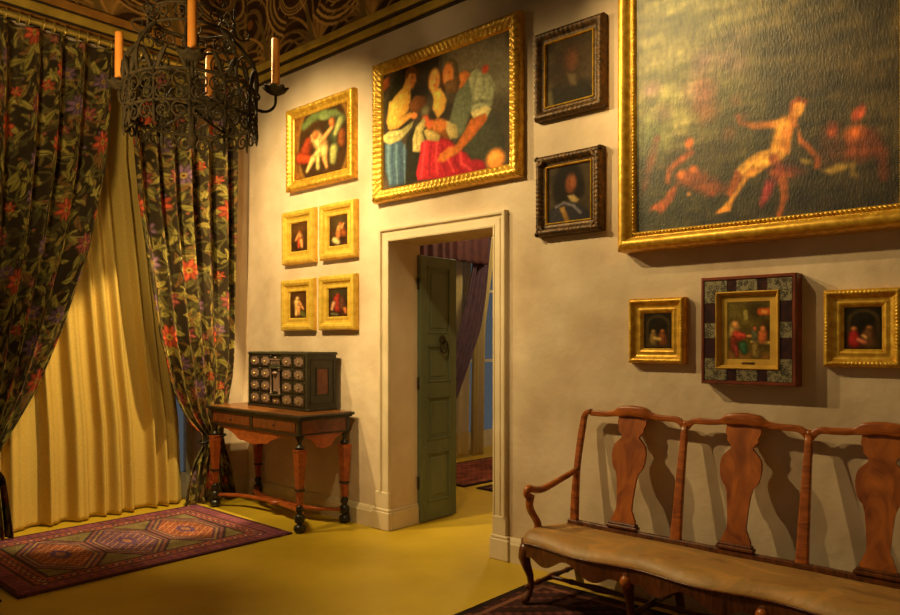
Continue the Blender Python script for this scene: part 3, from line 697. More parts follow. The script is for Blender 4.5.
P.poly([(214, 318), (258, 296), (328, 306), (340, 366), (300, 384), (250, 348), (220, 342)], (176, 112, 48), (112, 68, 30)); P.ell(232, 318, 20, 14, .3, (196, 96, 56), .6)
P.og = (430, 30, 4.1)
P.poly([(95, 258), (128, 190), (162, 165), (226, 200), (234, 270), (214, 304), (150, 335), (122, 420), (90, 442), (66, 372)], (112, 122, 104), (76, 82, 68))
P.poly([(140, 420), (170, 330), (230, 330), (275, 440), (278, 500), (210, 512), (150, 520), (120, 470)], (66, 70, 58), (42, 42, 34), 5)
P.poly([(138, 190), (170, 163), (222, 184), (244, 232), (228, 310), (200, 326), (150, 332), (156, 270)], (176, 182, 152), (112, 120, 100))
for pts in ([(170, 180), (160, 250), (156, 310)], [(200, 190), (200, 250), (172, 300)], [(225, 215), (215, 270), (180, 315)]): P.line(pts, (6, 3), (112, 120, 100), 1, .6)
P.line([(160, 300), (190, 290), (230, 295)], 5, (84, 90, 76), 1, .7)
P.poly([(148, 334), (206, 306), (228, 320), (212, 352), (160, 360)], (212, 204, 152), (150, 142, 100))
P.poly([(148, 362), (206, 338), (212, 362), (152, 440), (106, 492), (76, 512), (58, 490), (95, 460), (130, 402)], (206, 122, 58), (140, 72, 32)); P.ell(58, 500, 30, 15, -.5, (206, 122, 58), .5)
for k in range(4): P.line([(60-k*8, 492+k*3), (40-k*6, 512+k*5)], (5, 3), (190, 108, 52), .6)
P.poly([(98, 182), (130, 168), (152, 182), (120, 234), (98, 244)], (220, 138, 66), (160, 90, 42))
P.poly([(50, 142), (72, 116), (98, 130), (106, 190), (86, 190), (78, 152)], (118, 104, 70), (76, 64, 42))
P.ell(64, 184, 21, 34, -.06, (222, 126, 62), .4); P.ell(56, 194, 9, 20, 0, (236, 150, 84), 1, .6); P.blob(54, 176, 3.4, (100, 54, 30), 1, .45); P.blob(68, 174, 3.4, (100, 54, 30), 1, .45); P.cap(56, 178, 50, 194, 3, 4, (236, 140, 80), 1, .8)
P.poly([(46, 222), (60, 208), (86, 200), (104, 188), (112, 216), (98, 258), (64, 258)], (132, 98, 58), (84, 60, 36))
P.poly([(54, 364), (96, 384), (102, 430), (70, 442), (54, 402)], (218, 202, 144), (150, 136, 92)); P.ell(30, 384, 28, 19, .3, (196, 116, 58), .5)
P.blob(205, 166, 12, (168, 70, 46), .6); P.ell(240, 516, 30, 27, 0, (204, 128, 60), .6); P.ell(232, 508, 14, 12, 0, (226, 156, 84), 1, .7)
P.mottle(.14, 4, 4, 2)
P.a *= 1.22
gp = [(0, 0), (0, .045), (.012, .07), (.03, .082), (.05, .074), (.075, .052), (.088, .056), (.098, .046), (.105, .032)]
painting('gilt_painting', 'wide gilt-framed group of two women and a bearded man, hung above the doorway', (1.965, 3.478, 2.70, 3.85), gp, 'gilt', P,
         ripple((2, 3, 4, 5), .045, .02, .006))
# --- vast painting
hz0, hz1, hx0, hx1 = 2.10, 4.06, 4.262, 5.86
P = Paint(330, 410, (70, 58, 34)).quad((636.8, -54), (899.7, -159.5), (899.7, 203), (636.8, 232.3))
for q in [(690, 60, 70, (128, 116, 74)), (680, 20, 60, (118, 108, 70)), (670, 100, 40, (140, 130, 88)), (720, 0, 80, (104, 94, 60)), (760, 60, 60, (88, 78, 48)), (840, 60, 70, (62, 48, 28)), (880, 0, 80, (60, 46, 28)), (700, 90, 16, (118, 84, 82)), (705, 60, 12, (110, 82, 84)), (650, 90, 8, (116, 88, 90)), (735, 45, 14, (106, 84, 80)), (850, -60, 90, (84, 72, 48)), (700, -60, 80, (112, 104, 72)),
          (660, 215, 40, (50, 48, 28)), (720, 220, 50, (46, 42, 24)), (800, 205, 60, (38, 30, 18)), (870, 190, 50, (34, 26, 16)), (650, 140, 22, (72, 78, 46)), (760, 130, 30, (58, 52, 34))]: P.blob(*q, 1.6, .75)
P.mottle(.45, 22, 12, 5); P.mottle(.3, 70, 40, 6)
for q in [(702, 84, 7), (707, 92, 9), (703, 102, 8), (711, 110, 9), (706, 116, 8), (698, 108, 6), (742, 118, 5), (729, 133, 6), (736, 100, 5)]: P.blob(q[0], q[1], q[2], (122, 66, 44), 1.7, .5)
for q in [(664, 112, 9), (655, 88, 8), (738, 66, 9), (700, 66, 8), (724, 60, 8)]: P.blob(*q, (116, 84, 88), 1.7, .55)
OR = (190, 100, 36); YO = (224, 146, 56); RB = (132, 66, 30)
P.og = (635, 120, 5.85)
P.cap(130, 110, 96, 240, 22, 30, (122, 66, 40), 1.4, .6); P.cap(96, 240, 56, 400, 28, 20, (116, 62, 34), 1.4, .6); P.blob(132, 105, 20, (140, 70, 40), 1, .6)
P.poly([(240, 310), (340, 268), (440, 320), (562, 380), (540, 424), (420, 444), (300, 392), (244, 362)], (150, 70, 30), (96, 48, 24), 9, .9)
P.poly([(332, 165), (354, 190), (262, 262), (218, 302), (206, 372), (178, 368), (188, 280), (240, 228)], (190, 96, 38), (130, 62, 28), 5)
P.poly([(256, 366), (236, 450), (184, 520), (152, 548), (120, 522), (88, 534), (100, 500), (170, 458), (208, 398)], (184, 88, 34), (150, 70, 30), 5)
P.ell(320, 137, 28, 35, .2, (196, 100, 40), .7); P.blob(312, 118, 20, (120, 58, 26), 1.2, .7); P.blob(272, 316, 26, (206, 108, 40), 1); P.blob(346, 286, 22, (204, 104, 42), 1); P.blob(316, 430, 15, (206, 128, 54), 1); P.blob(450, 426, 20, (150, 70, 34), 1.2)
P.og = (800, 90, 4.92)
P.cap(150, 210, 160, 300, 44, 54, (84, 44, 26), 1.3, .8); P.ell(155, 190, 25, 33, 0, (156, 64, 32), .8); P.blob(150, 170, 18, (70, 34, 20), 1.2, .7)
P.poly([(226, 214), (290, 178), (360, 190), (402, 230), (432, 320), (426, 430), (390, 442), (372, 330), (300, 352), (216, 342)], (124, 56, 26), (74, 36, 18), 9); P.blob(262, 210, 34, (182, 88, 36), 1.3); P.ell(285, 112, 26, 38, .5, (168, 68, 36), .7); P.blob(268, 128, 14, (120, 44, 26), 1.2, .7); P.cap(402, 300, 410, 430, 20, 16, (110, 52, 26), 1.2, .7)
P.poly([(104, 396), (180, 360), (266, 354), (278, 426), (246, 422), (236, 386), (150, 416)], (160, 126, 58), (112, 86, 40), 5)
P.og = (710, 80, 4.39)
P.poly([(302, 174), (240, 180), (180, 184), (142, 178), (126, 148), (108, 150), (128, 196), (190, 216), (250, 212), (302, 208)], (130, 66, 30), (216, 130, 50), 4)
P.poly([(114, 388), (152, 408), (126, 470), (96, 522), (74, 502), (90, 440)], (160, 80, 30), (116, 56, 24), 4)
P.poly([(383, 198), (402, 250), (447, 290), (484, 340), (484, 388), (454, 388), (456, 346), (428, 312), (386, 272)], (196, 100, 40), (128, 62, 28), 4)
P.poly([(274, 182), (310, 168), (346, 155), (362, 175), (390, 196), (364, 216), (348, 260), (348, 322), (300, 332), (252, 322), (274, 270), (294, 225)], (232, 156, 58), (164, 86, 30)); P.cap(322, 196, 300, 312, 34, 36, (232, 156, 60), 1.1, .8); P.cap(352, 196, 330, 300, 14, 16, (176, 96, 36), 1.4, .5)
P.poly([(160, 345), (210, 313), (270, 298), (342, 322), (300, 346), (246, 386), (190, 424), (150, 416), (116, 390)], (234, 170, 72), (186, 108, 40)); P.cap(292, 326, 160, 396, 30, 26, (232, 166, 68), 1.0, .8); P.line([(152, 408), (190, 372), (262, 320)], (3, 2), (140, 96, 36), .9, .8)
P.poly([(238, 384), (192, 406), (152, 456), (102, 532), (92, 572), (60, 578), (22, 588), (58, 550), (94, 510), (138, 440), (178, 378)], (236, 164, 62), (196, 114, 42)); P.ell(60, 568, 30, 10, -.2, (212, 128, 48), .6)
P.poly([(334, 172), (350, 134), (392, 150), (378, 192)], (220, 134, 50), (160, 86, 32)); P.ell(386, 120, 27, 38, .25, (224, 140, 56), .4); P.ell(396, 124, 14, 28, .25, (240, 164, 76), 1, .6); P.blob(384, 114, 4, (130, 66, 26), 1, .45); P.blob(402, 116, 4, (130, 66, 26), 1, .45); P.cap(394, 118, 396, 130, 3, 3, (236, 156, 74), 1, .8)
P.poly([(344, 134), (348, 96), (385, 70), (428, 86), (424, 112), (396, 94), (368, 104), (358, 142)], (150, 74, 28), (110, 52, 22), 3)
P.blob(320, 218, 12, (180, 100, 38), 1.4, .5); P.blob(346, 226, 10, (150, 80, 30), 1.4, .5); P.line([(318, 230), (312, 280), (300, 320)], (6, 5), (176, 98, 36), 1.3, .5)
P.poly([(390, 340), (442, 346), (448, 366), (400, 368)], (166, 134, 66), (120, 94, 44), 4)
P.poly([(255, 392), (300, 354), (390, 374), (418, 404), (370, 428), (280, 434)], (124, 50, 44), (84, 36, 32), 12, .8); P.cap(268, 404, 350, 416, 13, 9, (170, 84, 38), 1.2, .7); P.cap(300, 380, 296, 430, 20, 24, (140, 58, 42), 1.3, .7); P.poly([(245, 430), (286, 440), (272, 500), (226, 562), (214, 540), (230, 480)], (152, 50, 56), (104, 34, 40), 4)
P.line([(320, 440), (328, 510), (302, 588)], (20, 11), (140, 70, 32), .8); P.ell(280, 346, 21, 24, 0, (160, 80, 38), .6); P.blob(272, 334, 16, (90, 46, 24), 1.2, .7)
P.a *= np.array((1.08, 1.16, 1.15)); P.mottle(.35, 3, 10, 8); P.mottle(.35, 26, 7, 9, (1, .9, 1.3))
hp = [(0, 0), (0, .10), (.008, .125), (.03, .15), (.055, .15), (.07, .13), (.085, .10), (.09, .105), (.1, .112), (.108, .105), (.114, .085)]
painting('huge_painting', 'huge dark mythological canvas in a plain gilt frame above the settee', (hx0, hx1, hz0, hz1), hp, 'gilt', P,
         ripple((8,), .022, .012), 'varnished_canvas', seg=.0055)
# --- dark portraits
def portrait(variant):
    P = Paint(110, 132, (58, 48, 34))
    P.mottle(.5, 14, 14, 11+variant); P.blob(80, 46, 36, (58, 48, 32), 1.4, .7)
    if variant == 0:
        P.quad((45, 190), (290, 90), (305, 455), (45, 505))
        P.poly([(60, 500), (80, 400), (140, 350), (220, 345), (290, 400), (300, 460)], (44, 38, 28), (32, 28, 20), 8); P.ell(168, 262, 78, 96, 0, (60, 46, 30), .8); P.ell(120, 330, 36, 60, 0, (54, 42, 28), .9)
        P.ell(168, 256, 34, 48, 0, (78, 50, 32), .9); P.ell(178, 262, 18, 34, 0, (104, 64, 40), 1.2, .6); P.poly([(150, 330), (195, 325), (205, 385), (170, 390)], (104, 90, 66), (80, 68, 50), 6); P.cap(66, 430, 74, 490, 14, 12, (98, 92, 66), 1, .8)
    else:
        P.quad((75, 85), (365, 45), (365, 485), (80, 525))
        P.poly([(84, 525), (98, 420), (150, 362), (230, 342), (300, 378), (362, 450), (366, 500)], (52, 50, 62), (36, 34, 40), 5)
        P.ell(216, 190, 84, 106, 0, (28, 21, 14), .4); P.ell(168, 270, 50, 74, 0, (28, 21, 14), .5); P.ell(282, 250, 34, 66, 0, (28, 21, 14), .5)
        P.ell(233, 216, 34, 55, .04, (108, 66, 42), .6); P.ell(222, 222, 18, 40, 0, (120, 62, 36), 1.2, .6); P.ell(245, 206, 16, 30, 0, (160, 92, 54), 1.2, .6); P.blob(224, 206, 5, (70, 38, 24), 1, .45); P.blob(250, 203, 5, (70, 38, 24), 1, .45); P.cap(237, 212, 240, 230, 4, 5, (166, 100, 60), 1, .6); P.cap(230, 250, 246, 248, 3, 3, (130, 52, 40), 1, .8)
        P.poly([(212, 306), (252, 298), (288, 338), (262, 360), (232, 348)], (190, 172, 122), (140, 122, 84), 3)
        P.line([(140, 388), (190, 357), (250, 380), (292, 432)], 8, (104, 102, 122), .9); P.poly([(162, 396), (192, 384), (228, 490), (200, 504)], (184, 144, 80), (120, 90, 48), 4)
    P.mottle(.2, 3, 3, 4); return P
def sight_edge(t, w, h):
    m = frame_mesh(w-.15, h-.15, [(0, .03), (0, .05), (.005, .053), (.01, .048), (.014, .03)]); m.v = [(x, y, z+.075) for x, y, z in m.v]; m.build('sight_edge', 'gilt', t)
fp = [(0, 0), (0, .05), (.012, .068), (.03, .07), (.05, .05), (.062, .042), (.07, .046), (.078, .034)]
t = painting('dark_portrait', 'upper dark portrait, very dim sitter in a blackened gilt frame', (3.60, 4.13, 3.045, 3.635), fp, 'gilt_dark', portrait(0), ripple((2, 3, 4), .035, .012), group='pair of portraits')
sight_edge(t, .53, .59)
t = painting('dark_portrait', 'lower portrait of a long-wigged sitter with white cravat, carved corner frame', (3.61, 4.115, 2.26, 2.80), fp, 'gilt_dark', portrait(1), ripple((2, 3, 4), .028, .016, .004), group='pair of portraits')
sight_edge(t, .505, .54)
for sx in (-1, 1):
    for sz in (0, 1):
        cx, cz = sx*.235, .018+sz*.504; cb = MB()
        for k in range(5):
            cb.ball((cx-sx*(.012+.034*math.cos(k*PI/8)), -.06, cz+(1-2*sz)*(.004+.040*math.sin(k*PI/8))), .017); cb.ball((cx+sx*.006, -.056, cz-(1-2*sz)*.002), .018)
        cb.build('corner_carving', 'gilt_dark', t)
# --- ornate square painting, upper left
P = Paint(110, 96, (112, 74, 26)).quad((75, 170), (325, 85), (335, 470), (70, 520))
P.mottle(.4, 8, 8, 21); P.ell(208, 305, 124, 172, 0, (176, 136, 60), .08); P.ell(208, 305, 119, 166, 0, (58, 40, 20), .12)
P.line([(120, 210), (160, 165), (210, 148), (260, 150), (300, 180)], 14, (92, 112, 68), .8); P.cap(200, 165, 280, 165, 10, 12, (110, 130, 84), .8)
P.fig([(120, 370, 140, 300, 26, 18, (140, 56, 28)), (100, 390, 150, 400, 18, 14, (170, 62, 30)), (262, 220, 280, 290, 30, 30, (58, 66, 44)), (300, 260, 300, 310, 18, 18, (110, 60, 28)), (290, 190, 268, 260, 14, 10, (140, 150, 96)), (250, 195, 252, 205, 14, 12, SK2),
       (175, 275, 205, 330, 22, 24, SKL), (200, 300, 250, 225, 10, 7, SK), (205, 350, 160, 400, 18, 12, SKL), (160, 400, 132, 468, 12, 6, SKL), (215, 350, 218, 400, 16, 11, SKL), (218, 400, 228, 452, 10, 6, SK), (185, 380, 185, 450, 7, 9, (186, 176, 110)), (262, 350, 258, 415, 18, 13, (150, 156, 96)), (172, 262, 174, 268, 13, 11, SK2)], .5)
P.mottle(.2, 3, 3, 2)
lp = [(0, 0), (0, .045), (.01, .062), (.03, .068), (.045, .058), (.06, .05), (.085, .04), (.092, .044), (.1, .03)]
painting('gilt_painting', 'ornate square gilt painting with an oval scene, above the four small ones', (.742, 1.71, 2.962, 3.735), lp, 'gilt', P, ripple((2, 3, 4), .04, .014, .003))
# --- four little paintings
def little(v):
    P = Paint(44, 64, (60, 38, 20)); P.mottle(.6, 8, 8, 30+v); P.blob(22, 14, 16, [(96, 66, 30), (80, 70, 40), (84, 56, 28), (60, 62, 40)][v], 1.4, .8)
    if v == 0: P.fig([(22, 22, 22, 25, 4, 3.4, SK2), (22, 30, 24, 40, 7, 7, SK), (23, 40, 20, 54, 6, 3, (170, 66, 40)), (26, 40, 28, 54, 4, 3, SK), (17, 30, 12, 38, 3, 2, SK)])
    if v == 1: P.fig([(25, 18, 25, 21, 3.6, 3.2, SK2), (24, 26, 22, 38, 6, 7, SK), (22, 38, 18, 52, 5, 3, SK2), (30, 28, 34, 40, 5, 6, (136, 74, 36)), (12, 50, 20, 56, 6, 5, (190, 178, 130)), (28, 26, 33, 18, 3, 2, SK)])
    if v == 2: P.fig([(19, 16, 19, 20, 4.5, 3.8, SKL), (18, 26, 19, 36, 7, 6, SKL), (19, 36, 16, 54, 6, 3.5, SKL), (22, 38, 24, 54, 5, 3, SK), (24, 24, 34, 42, 3, 2, SK), (32, 52, 38, 58, 6, 5, (86, 88, 40))])
    if v == 3: P.fig([(21, 16, 21, 19, 4, 3.4, (190, 70, 40)), (20, 24, 22, 44, 8, 9, (150, 50, 40)), (12, 32, 8, 46, 4, 3, (196, 150, 120)), (30, 24, 32, 44, 6, 7, (84, 52, 40)), (36, 46, 38, 54, 4, 3, SK2), (8, 56, 20, 58, 3, 3, (96, 96, 70))])
    P.mottle(.2, 2, 2, v); return P
sp_ = [(0, 0), (0, .035), (.012, .055), (.035, .06), (.055, .052), (.065, .038), (.085, .032), (.1, .036), (.112, .036), (.12, .022)]
SM = [((.66, 1.155, 2.28, 2.78), 'small gilt painting of a single red-skirted figure, top left of the four'), ((1.235, 1.725, 2.282, 2.78), 'small gilt painting of a figure with raised arm and white cloth, top right of four'),
      ((.645, 1.14, 1.655, 2.135), 'small gilt painting of a pale standing figure, bottom left of the four'), ((1.22, 1.725, 1.655, 2.14), 'small gilt painting of a figure in red, bottom right of the four')]
for v, (rc_, lb) in enumerate(SM): painting('small_painting', lb, rc_, sp_, 'gilt_pale', little(v), group='four small gilt paintings')
# --- the row of three above the settee
def niche(v):
    P = Paint(52, 66, (34, 28, 18)); P.mottle(.4, 8, 8, 40+v)
    for k in range(24):
        an = PI*k/23; P.blob(26-19*math.cos(an), 22-16*math.sin(an), 2.4, (66, 54, 32), .9)
    P.cap(7, 22, 7, 60, 2.4, 2.4, (62, 50, 30), .9); P.cap(45, 22, 45, 60, 2.4, 2.4, (58, 46, 28), .9); P.cap(8, 59, 44, 59, 3, 3, (72, 58, 34), .6)
    if v == 0: P.fig([(18, 34, 18, 36, 3.4, 3, (196, 150, 80)), (18, 42, 18, 52, 6, 7, (128, 106, 60)), (34, 34, 34, 36, 3.6, 3, (190, 120, 64)), (34, 43, 35, 52, 7, 8, (120, 70, 40)), (20, 46, 30, 48, 3, 3, (190, 160, 96))])
    else: P.fig([(14, 34, 14, 36, 3.8, 3.4, (204, 130, 76)), (14, 43, 15, 54, 6, 8, (160, 40, 44)), (34, 33, 34, 35, 4, 3.6, (196, 130, 70)), (33, 42, 34, 54, 8, 9, (98, 66, 42)), (20, 50, 28, 54, 3, 3, (206, 120, 96)), (26, 44, 30, 47, 2.5, 2, (210, 160, 100))])
    return P
tp = [(0, 0), (0, .04), (.008, .055), (.02, .06), (.03, .05), (.04, .04), (.058, .03), (.065, .036), (.075, .034), (.084, .026), (.092, .018)]
painting('small_painting', 'small gilt painting with two tiny figures in an arch, left of the settee trio', (4.298, 4.658, 1.421, 1.814), tp, 'gilt', niche(0), ripple((2, 3), .018, .006, .002), group='three small paintings above the settee', seg=.006)
painting('small_painting', 'small gilt painting with a red-robed figure, right of the settee trio', (5.40, 5.75, 1.423, 1.816), tp, 'gilt', niche(1), ripple((2, 3), .018, .006, .002), group='three small paintings above the settee', seg=.006)
P = Paint(96, 118, (86, 74, 34)).quad((178, 178), (390, 170), (392, 435), (178, 437))
P.mottle(.4, 14, 14, 50); P.blob(220, 220, 70, (104, 94, 48), 1.4, .8); P.cap(200, 425, 385, 425, 30, 24, (120, 88, 46), .8); P.blob(320, 215, 40, (52, 44, 24), 1.2, .8); P.blob(380, 300, 40, (48, 34, 20), 1.2, .8)
P.cap(270, 225, 272, 250, 10, 10, (150, 142, 80), .4); P.cap(340, 222, 378, 222, 15, 15, (176, 84, 38), .3); P.cap(350, 222, 366, 224, 8, 8, (204, 140, 70), .5)
P.fig([(222, 292, 214, 330, 24, 22, (180, 160, 96)), (222, 280, 226, 286, 15, 13, (206, 150, 96)), (230, 330, 262, 330, 22, 12, (190, 70, 54)), (212, 345, 216, 385, 12, 14, (130, 56, 40)), (260, 372, 266, 395, 16, 14, (52, 96, 72)), (225, 380, 230, 415, 10, 7, (140, 60, 50)), (300, 355, 385, 357, 7, 7, (186, 160, 92)), (318, 372, 320, 410, 16, 18, (128, 110, 60)), (316, 305, 318, 330, 15, 18, (96, 104, 84)), (314, 296, 316, 300, 9, 8, SK2), (352, 318, 350, 340, 18, 18, (200, 110, 60)), (352, 296, 354, 302, 12, 10, (206, 130, 80)), (295, 330, 280, 330, 6, 5, SK)], .5)
P.mottle(.2, 3, 3, 3)
t = painting('tavern_painting', 'tavern scene in a red wooden frame inlaid with engraved metal plaques, between two gilt ones', (4.775, 5.285, 1.315, 1.912), [(0, 0), (0, .085), (.006, .095), (.016, .095), (.02, .088), (.088, .086)], 'red_wood', P, None, inner=(.138, .066))
w, h = .51, .597
fr = frame_mesh(w-.17, h-.17, [(0, .07), (0, .094), (.006, .099), (.012, .094), (.016, .085), (.02, .082), (.024, .07), (.056, .068)])
fr.v = [(x, y, z+.085) for x, y, z in fr.v]; fr.build('gilt_slip', 'gilt_flat', t)
nb = MB(); nb.box(-.035, .035, -.072, -.066, .112, .124, .002); nb.build('nameplate', 'gilt_dark', t)
MAT['pewter'] = painted('engraved_pewter', .45, .2, .5)
def plaque(x0, x1, z0, z1, seed):
    n = max(int((x1-x0)/.0028), 4); m = max(int((z1-z0)/.0028), 4); Pq = Paint(n, m, (138, 124, 92)); r = random.Random(seed)
    for k in range(int(n*m/36)+2):
        x, y, q = r.random()*n, r.random()*m, r.random()*6; Pq.line([(x+2.6*math.cos(q+a_), y+2.6*math.sin(q+a_)) for a_ in np.linspace(0, 4.2, 7)], .65, (58, 48, 34), .6, .9)
    Pq.a[0, :] = Pq.a[-1, :] = (70, 54, 34); Pq.a[:, 0] = Pq.a[:, -1] = (70, 54, 34)
    G = np.zeros((m, n, 3)); G[..., 0] = np.linspace(x0, x1, n)[None]; G[..., 2] = np.linspace(z1, z0, m)[:, None]; G[..., 1] = -.0905
    grid_mesh('plaque', G, Pq.lin(), 'pewter', t, back=(0, .004, 0), smooth=False)
def dark_panel(x0, x1, z0, z1):
    b_ = MB(); b_.box(x0, x1, -.0885, -.085, z0, z1, .001); b_.build('tortoiseshell_panel', 'tortoiseshell', t)
bw = .064; xi0 = -w/2+.0215; zi0 = .0215
fx = [0, .27, .38, .62, .73, 1.0]
for zz0 in (zi0, h-zi0-bw+.0):
    for k in range(5):
        a_, b_ = xi0+(w-2*.0215)*fx[k], xi0+(w-2*.0215)*fx[k+1]
        if k % 2 == 0: plaque(a_, b_, zz0, zz0+bw, k+int(zz0*100))
        else: dark_panel(a_, b_, zz0, zz0+bw)
zr = [0, .14, .40, .60, .86, 1.0]; z_lo, z_hi = zi0+bw, h-zi0-bw
for xs in (xi0, w/2-.0215-bw):
    for k in range(5):
        a_, b_ = z_lo+(z_hi-z_lo)*zr[k], z_lo+(z_hi-z_lo)*zr[k+1]
        if k % 2 == 0: plaque(xs, xs+bw, a_, b_, k+int(xs*100)+60)
        else: dark_panel(xs, xs+bw, a_, b_)

# ================================================================== CONSOLE TABLE
TZ = .957
def console_table():
    rz = -.02; t = thing('console_table', 'walnut console table with tapered red legs below the paintings, carrying the drawer cabinet', 'table', (.958, -.306, 0), rz)
    hw, hd = .752, .286
    mb = MB(); mb.box(-hw+.02, hw-.02, -hd+.02, hd-.02, TZ-.006, TZ, .002); mb.build('top_veneer', 'top_wood', t)
    mb = MB(); mb.box(-hw, hw, -hd, hd, TZ-.028, TZ-.004, .006); mb.box(-hw+.015, hw-.015, -hd+.015, hd-.015, TZ-.042, TZ-.028, .004); mb.build('top', 'ebony', t)
    z1, z0 = TZ-.042, TZ-.16; ax, ay = hw-.05, hd-.03
    mb = MB(); mb.box(-ax, ax, -ay, ay, z0, z1, .002); mb.build('apron', 'brown_veneer', t)
    mb = MB()
    for zz_ in (z0-.012, z1-.01): mb.box(-ax-.008, ax+.008, -ay-.008, ay+.008, zz_, zz_+.012, .003)
    for x in (-ax-.004, -.017, ax-.03): mb.box(x, x+.034, -ay-.006, -ay+.01, z0, z1-.01)
    for y in (-ay-.004, ay-.03): mb.box(ax-.01, ax+.006, y, y+.034, z0, z1-.01)
    mb.build('apron_moulding', 'ebony', t)
    for a_, b_ in ((-ax+.045, -.03), (.03, ax-.045)):
        d = MB(); d.box(a_, b_, -ay-.007, -ay+.002, z0+.014, z1-.022, .003); d = d.build('drawer', 'brown_veneer', t)
        k = MB(); k.lathe([(.001, 0), (.009, .003), (.006, .012), (.001, .016)], (0, 0, 0), 10); k.v = [(x+(a_+b_)/2, -ay-.007-z, y+(z0+z1)/2-.004) for x, y, z in k.v]; k.build('knob', 'ebony', d)
    # shaped marquetry pendants
    def pendant(name, pts, fix):
        mb = MB(); n = len(pts); v = [(*fix(x, -.006), z) for x, z in pts]+[(*fix(x, .006), z) for x, z in pts]; v = [(p[0], p[1], p[2]) for p in v]
        mb.add(v, [tuple(range(n)), tuple(range(2*n-1, n-1, -1))]+[(i, (i+1) % n, n+(i+1) % n, n+i) for i in range(n)]); return mb.build(name, 'red_veneer', t)
    zb = z0-.01
    def curve(hwid, dep):
        pts = []
        for q in range(41):
            u = -1+q/20.; au = abs(u)
            zc = -.035*(1-min(1, max(0, (au-.62)/.38)))-(dep-.035)*max(0, 1-(au/.62)**1.6)
            if .3 < au < .42: zc -= .012
            pts.append((u*hwid, zb+zc-.004))
        return [(-hwid, zb+.008)]+pts+[(hwid, zb+.008)]
    pendant('marquetry_pendant', curve(ax-.07, .125), lambda x, o: (x, -ay+.012+o))
    pendant('marquetry_pendant', curve(ay-.045, .12), lambda x, o: (ax-.012+o, x))
    lx, ly = ax-.025, ay-.026
    for sx in (-1, 1):
        for sy in (-1, 1):
            L_ = MB(); c = (sx*lx, sy*ly, 0); q = math.sqrt(2)
            L_.lathe([(.014*q, .22), (.018*q, .228), (.041*q, .655), (.044*q, .66), (.044*q, .672), (.02*q, .676)], c, 4, True, PI/4)
            lg = L_.build('leg', 'red_veneer', t)
            cp = MB(); cp.lathe([(.02, .672), (.034, .678), (.04, .69), (.03, .70), (.018, .715), (.016, .735), (.024, .75), (.034, .765), (.038, .785), (.04, z0-.012)], c, 20); cp.build('capital', 'ebony', lg)
            rg = MB(); rg.lathe([(.026*q, .335), (.031*q, .34), (.031*q, .352), (.027*q, .357)], c, 4, True, PI/4); rg.build('ring', 'ebony', lg)
            ft = MB(); ft.lathe([(.02, 0), (.042, .012), (.05, .035), (.044, .058), (.024, .068), (.02, .078), (.038, .086), (.042, .1), (.042, .135), (.034, .145), (.022, .155), (.03, .175), (.034, .195), (.024, .215), (.02, .222)], c, 20); ft.build('foot', 'ebony', lg)
    # curved cross stretcher
    mb = MB()
    for sx in (-1, 1):
        for sy in (-1, 1):
            pts = []
            for q in range(15):
                u = q/14.; pts.append((sx*lx*(1-u)+sx*.03*u, sy*ly*(1-u)*(1-.55*math.sin(PI*u)) , .115))
            mb.bar(pts, .05, .026, (0, 0, 1))
    mb.lathe([(.001, .1), (.075, .1), (.08, .115), (.075, .132), (.001, .134)], (0, 0, 0), 20)
    mb.build('stretcher', 'red_veneer', t)
    return t
console_table()
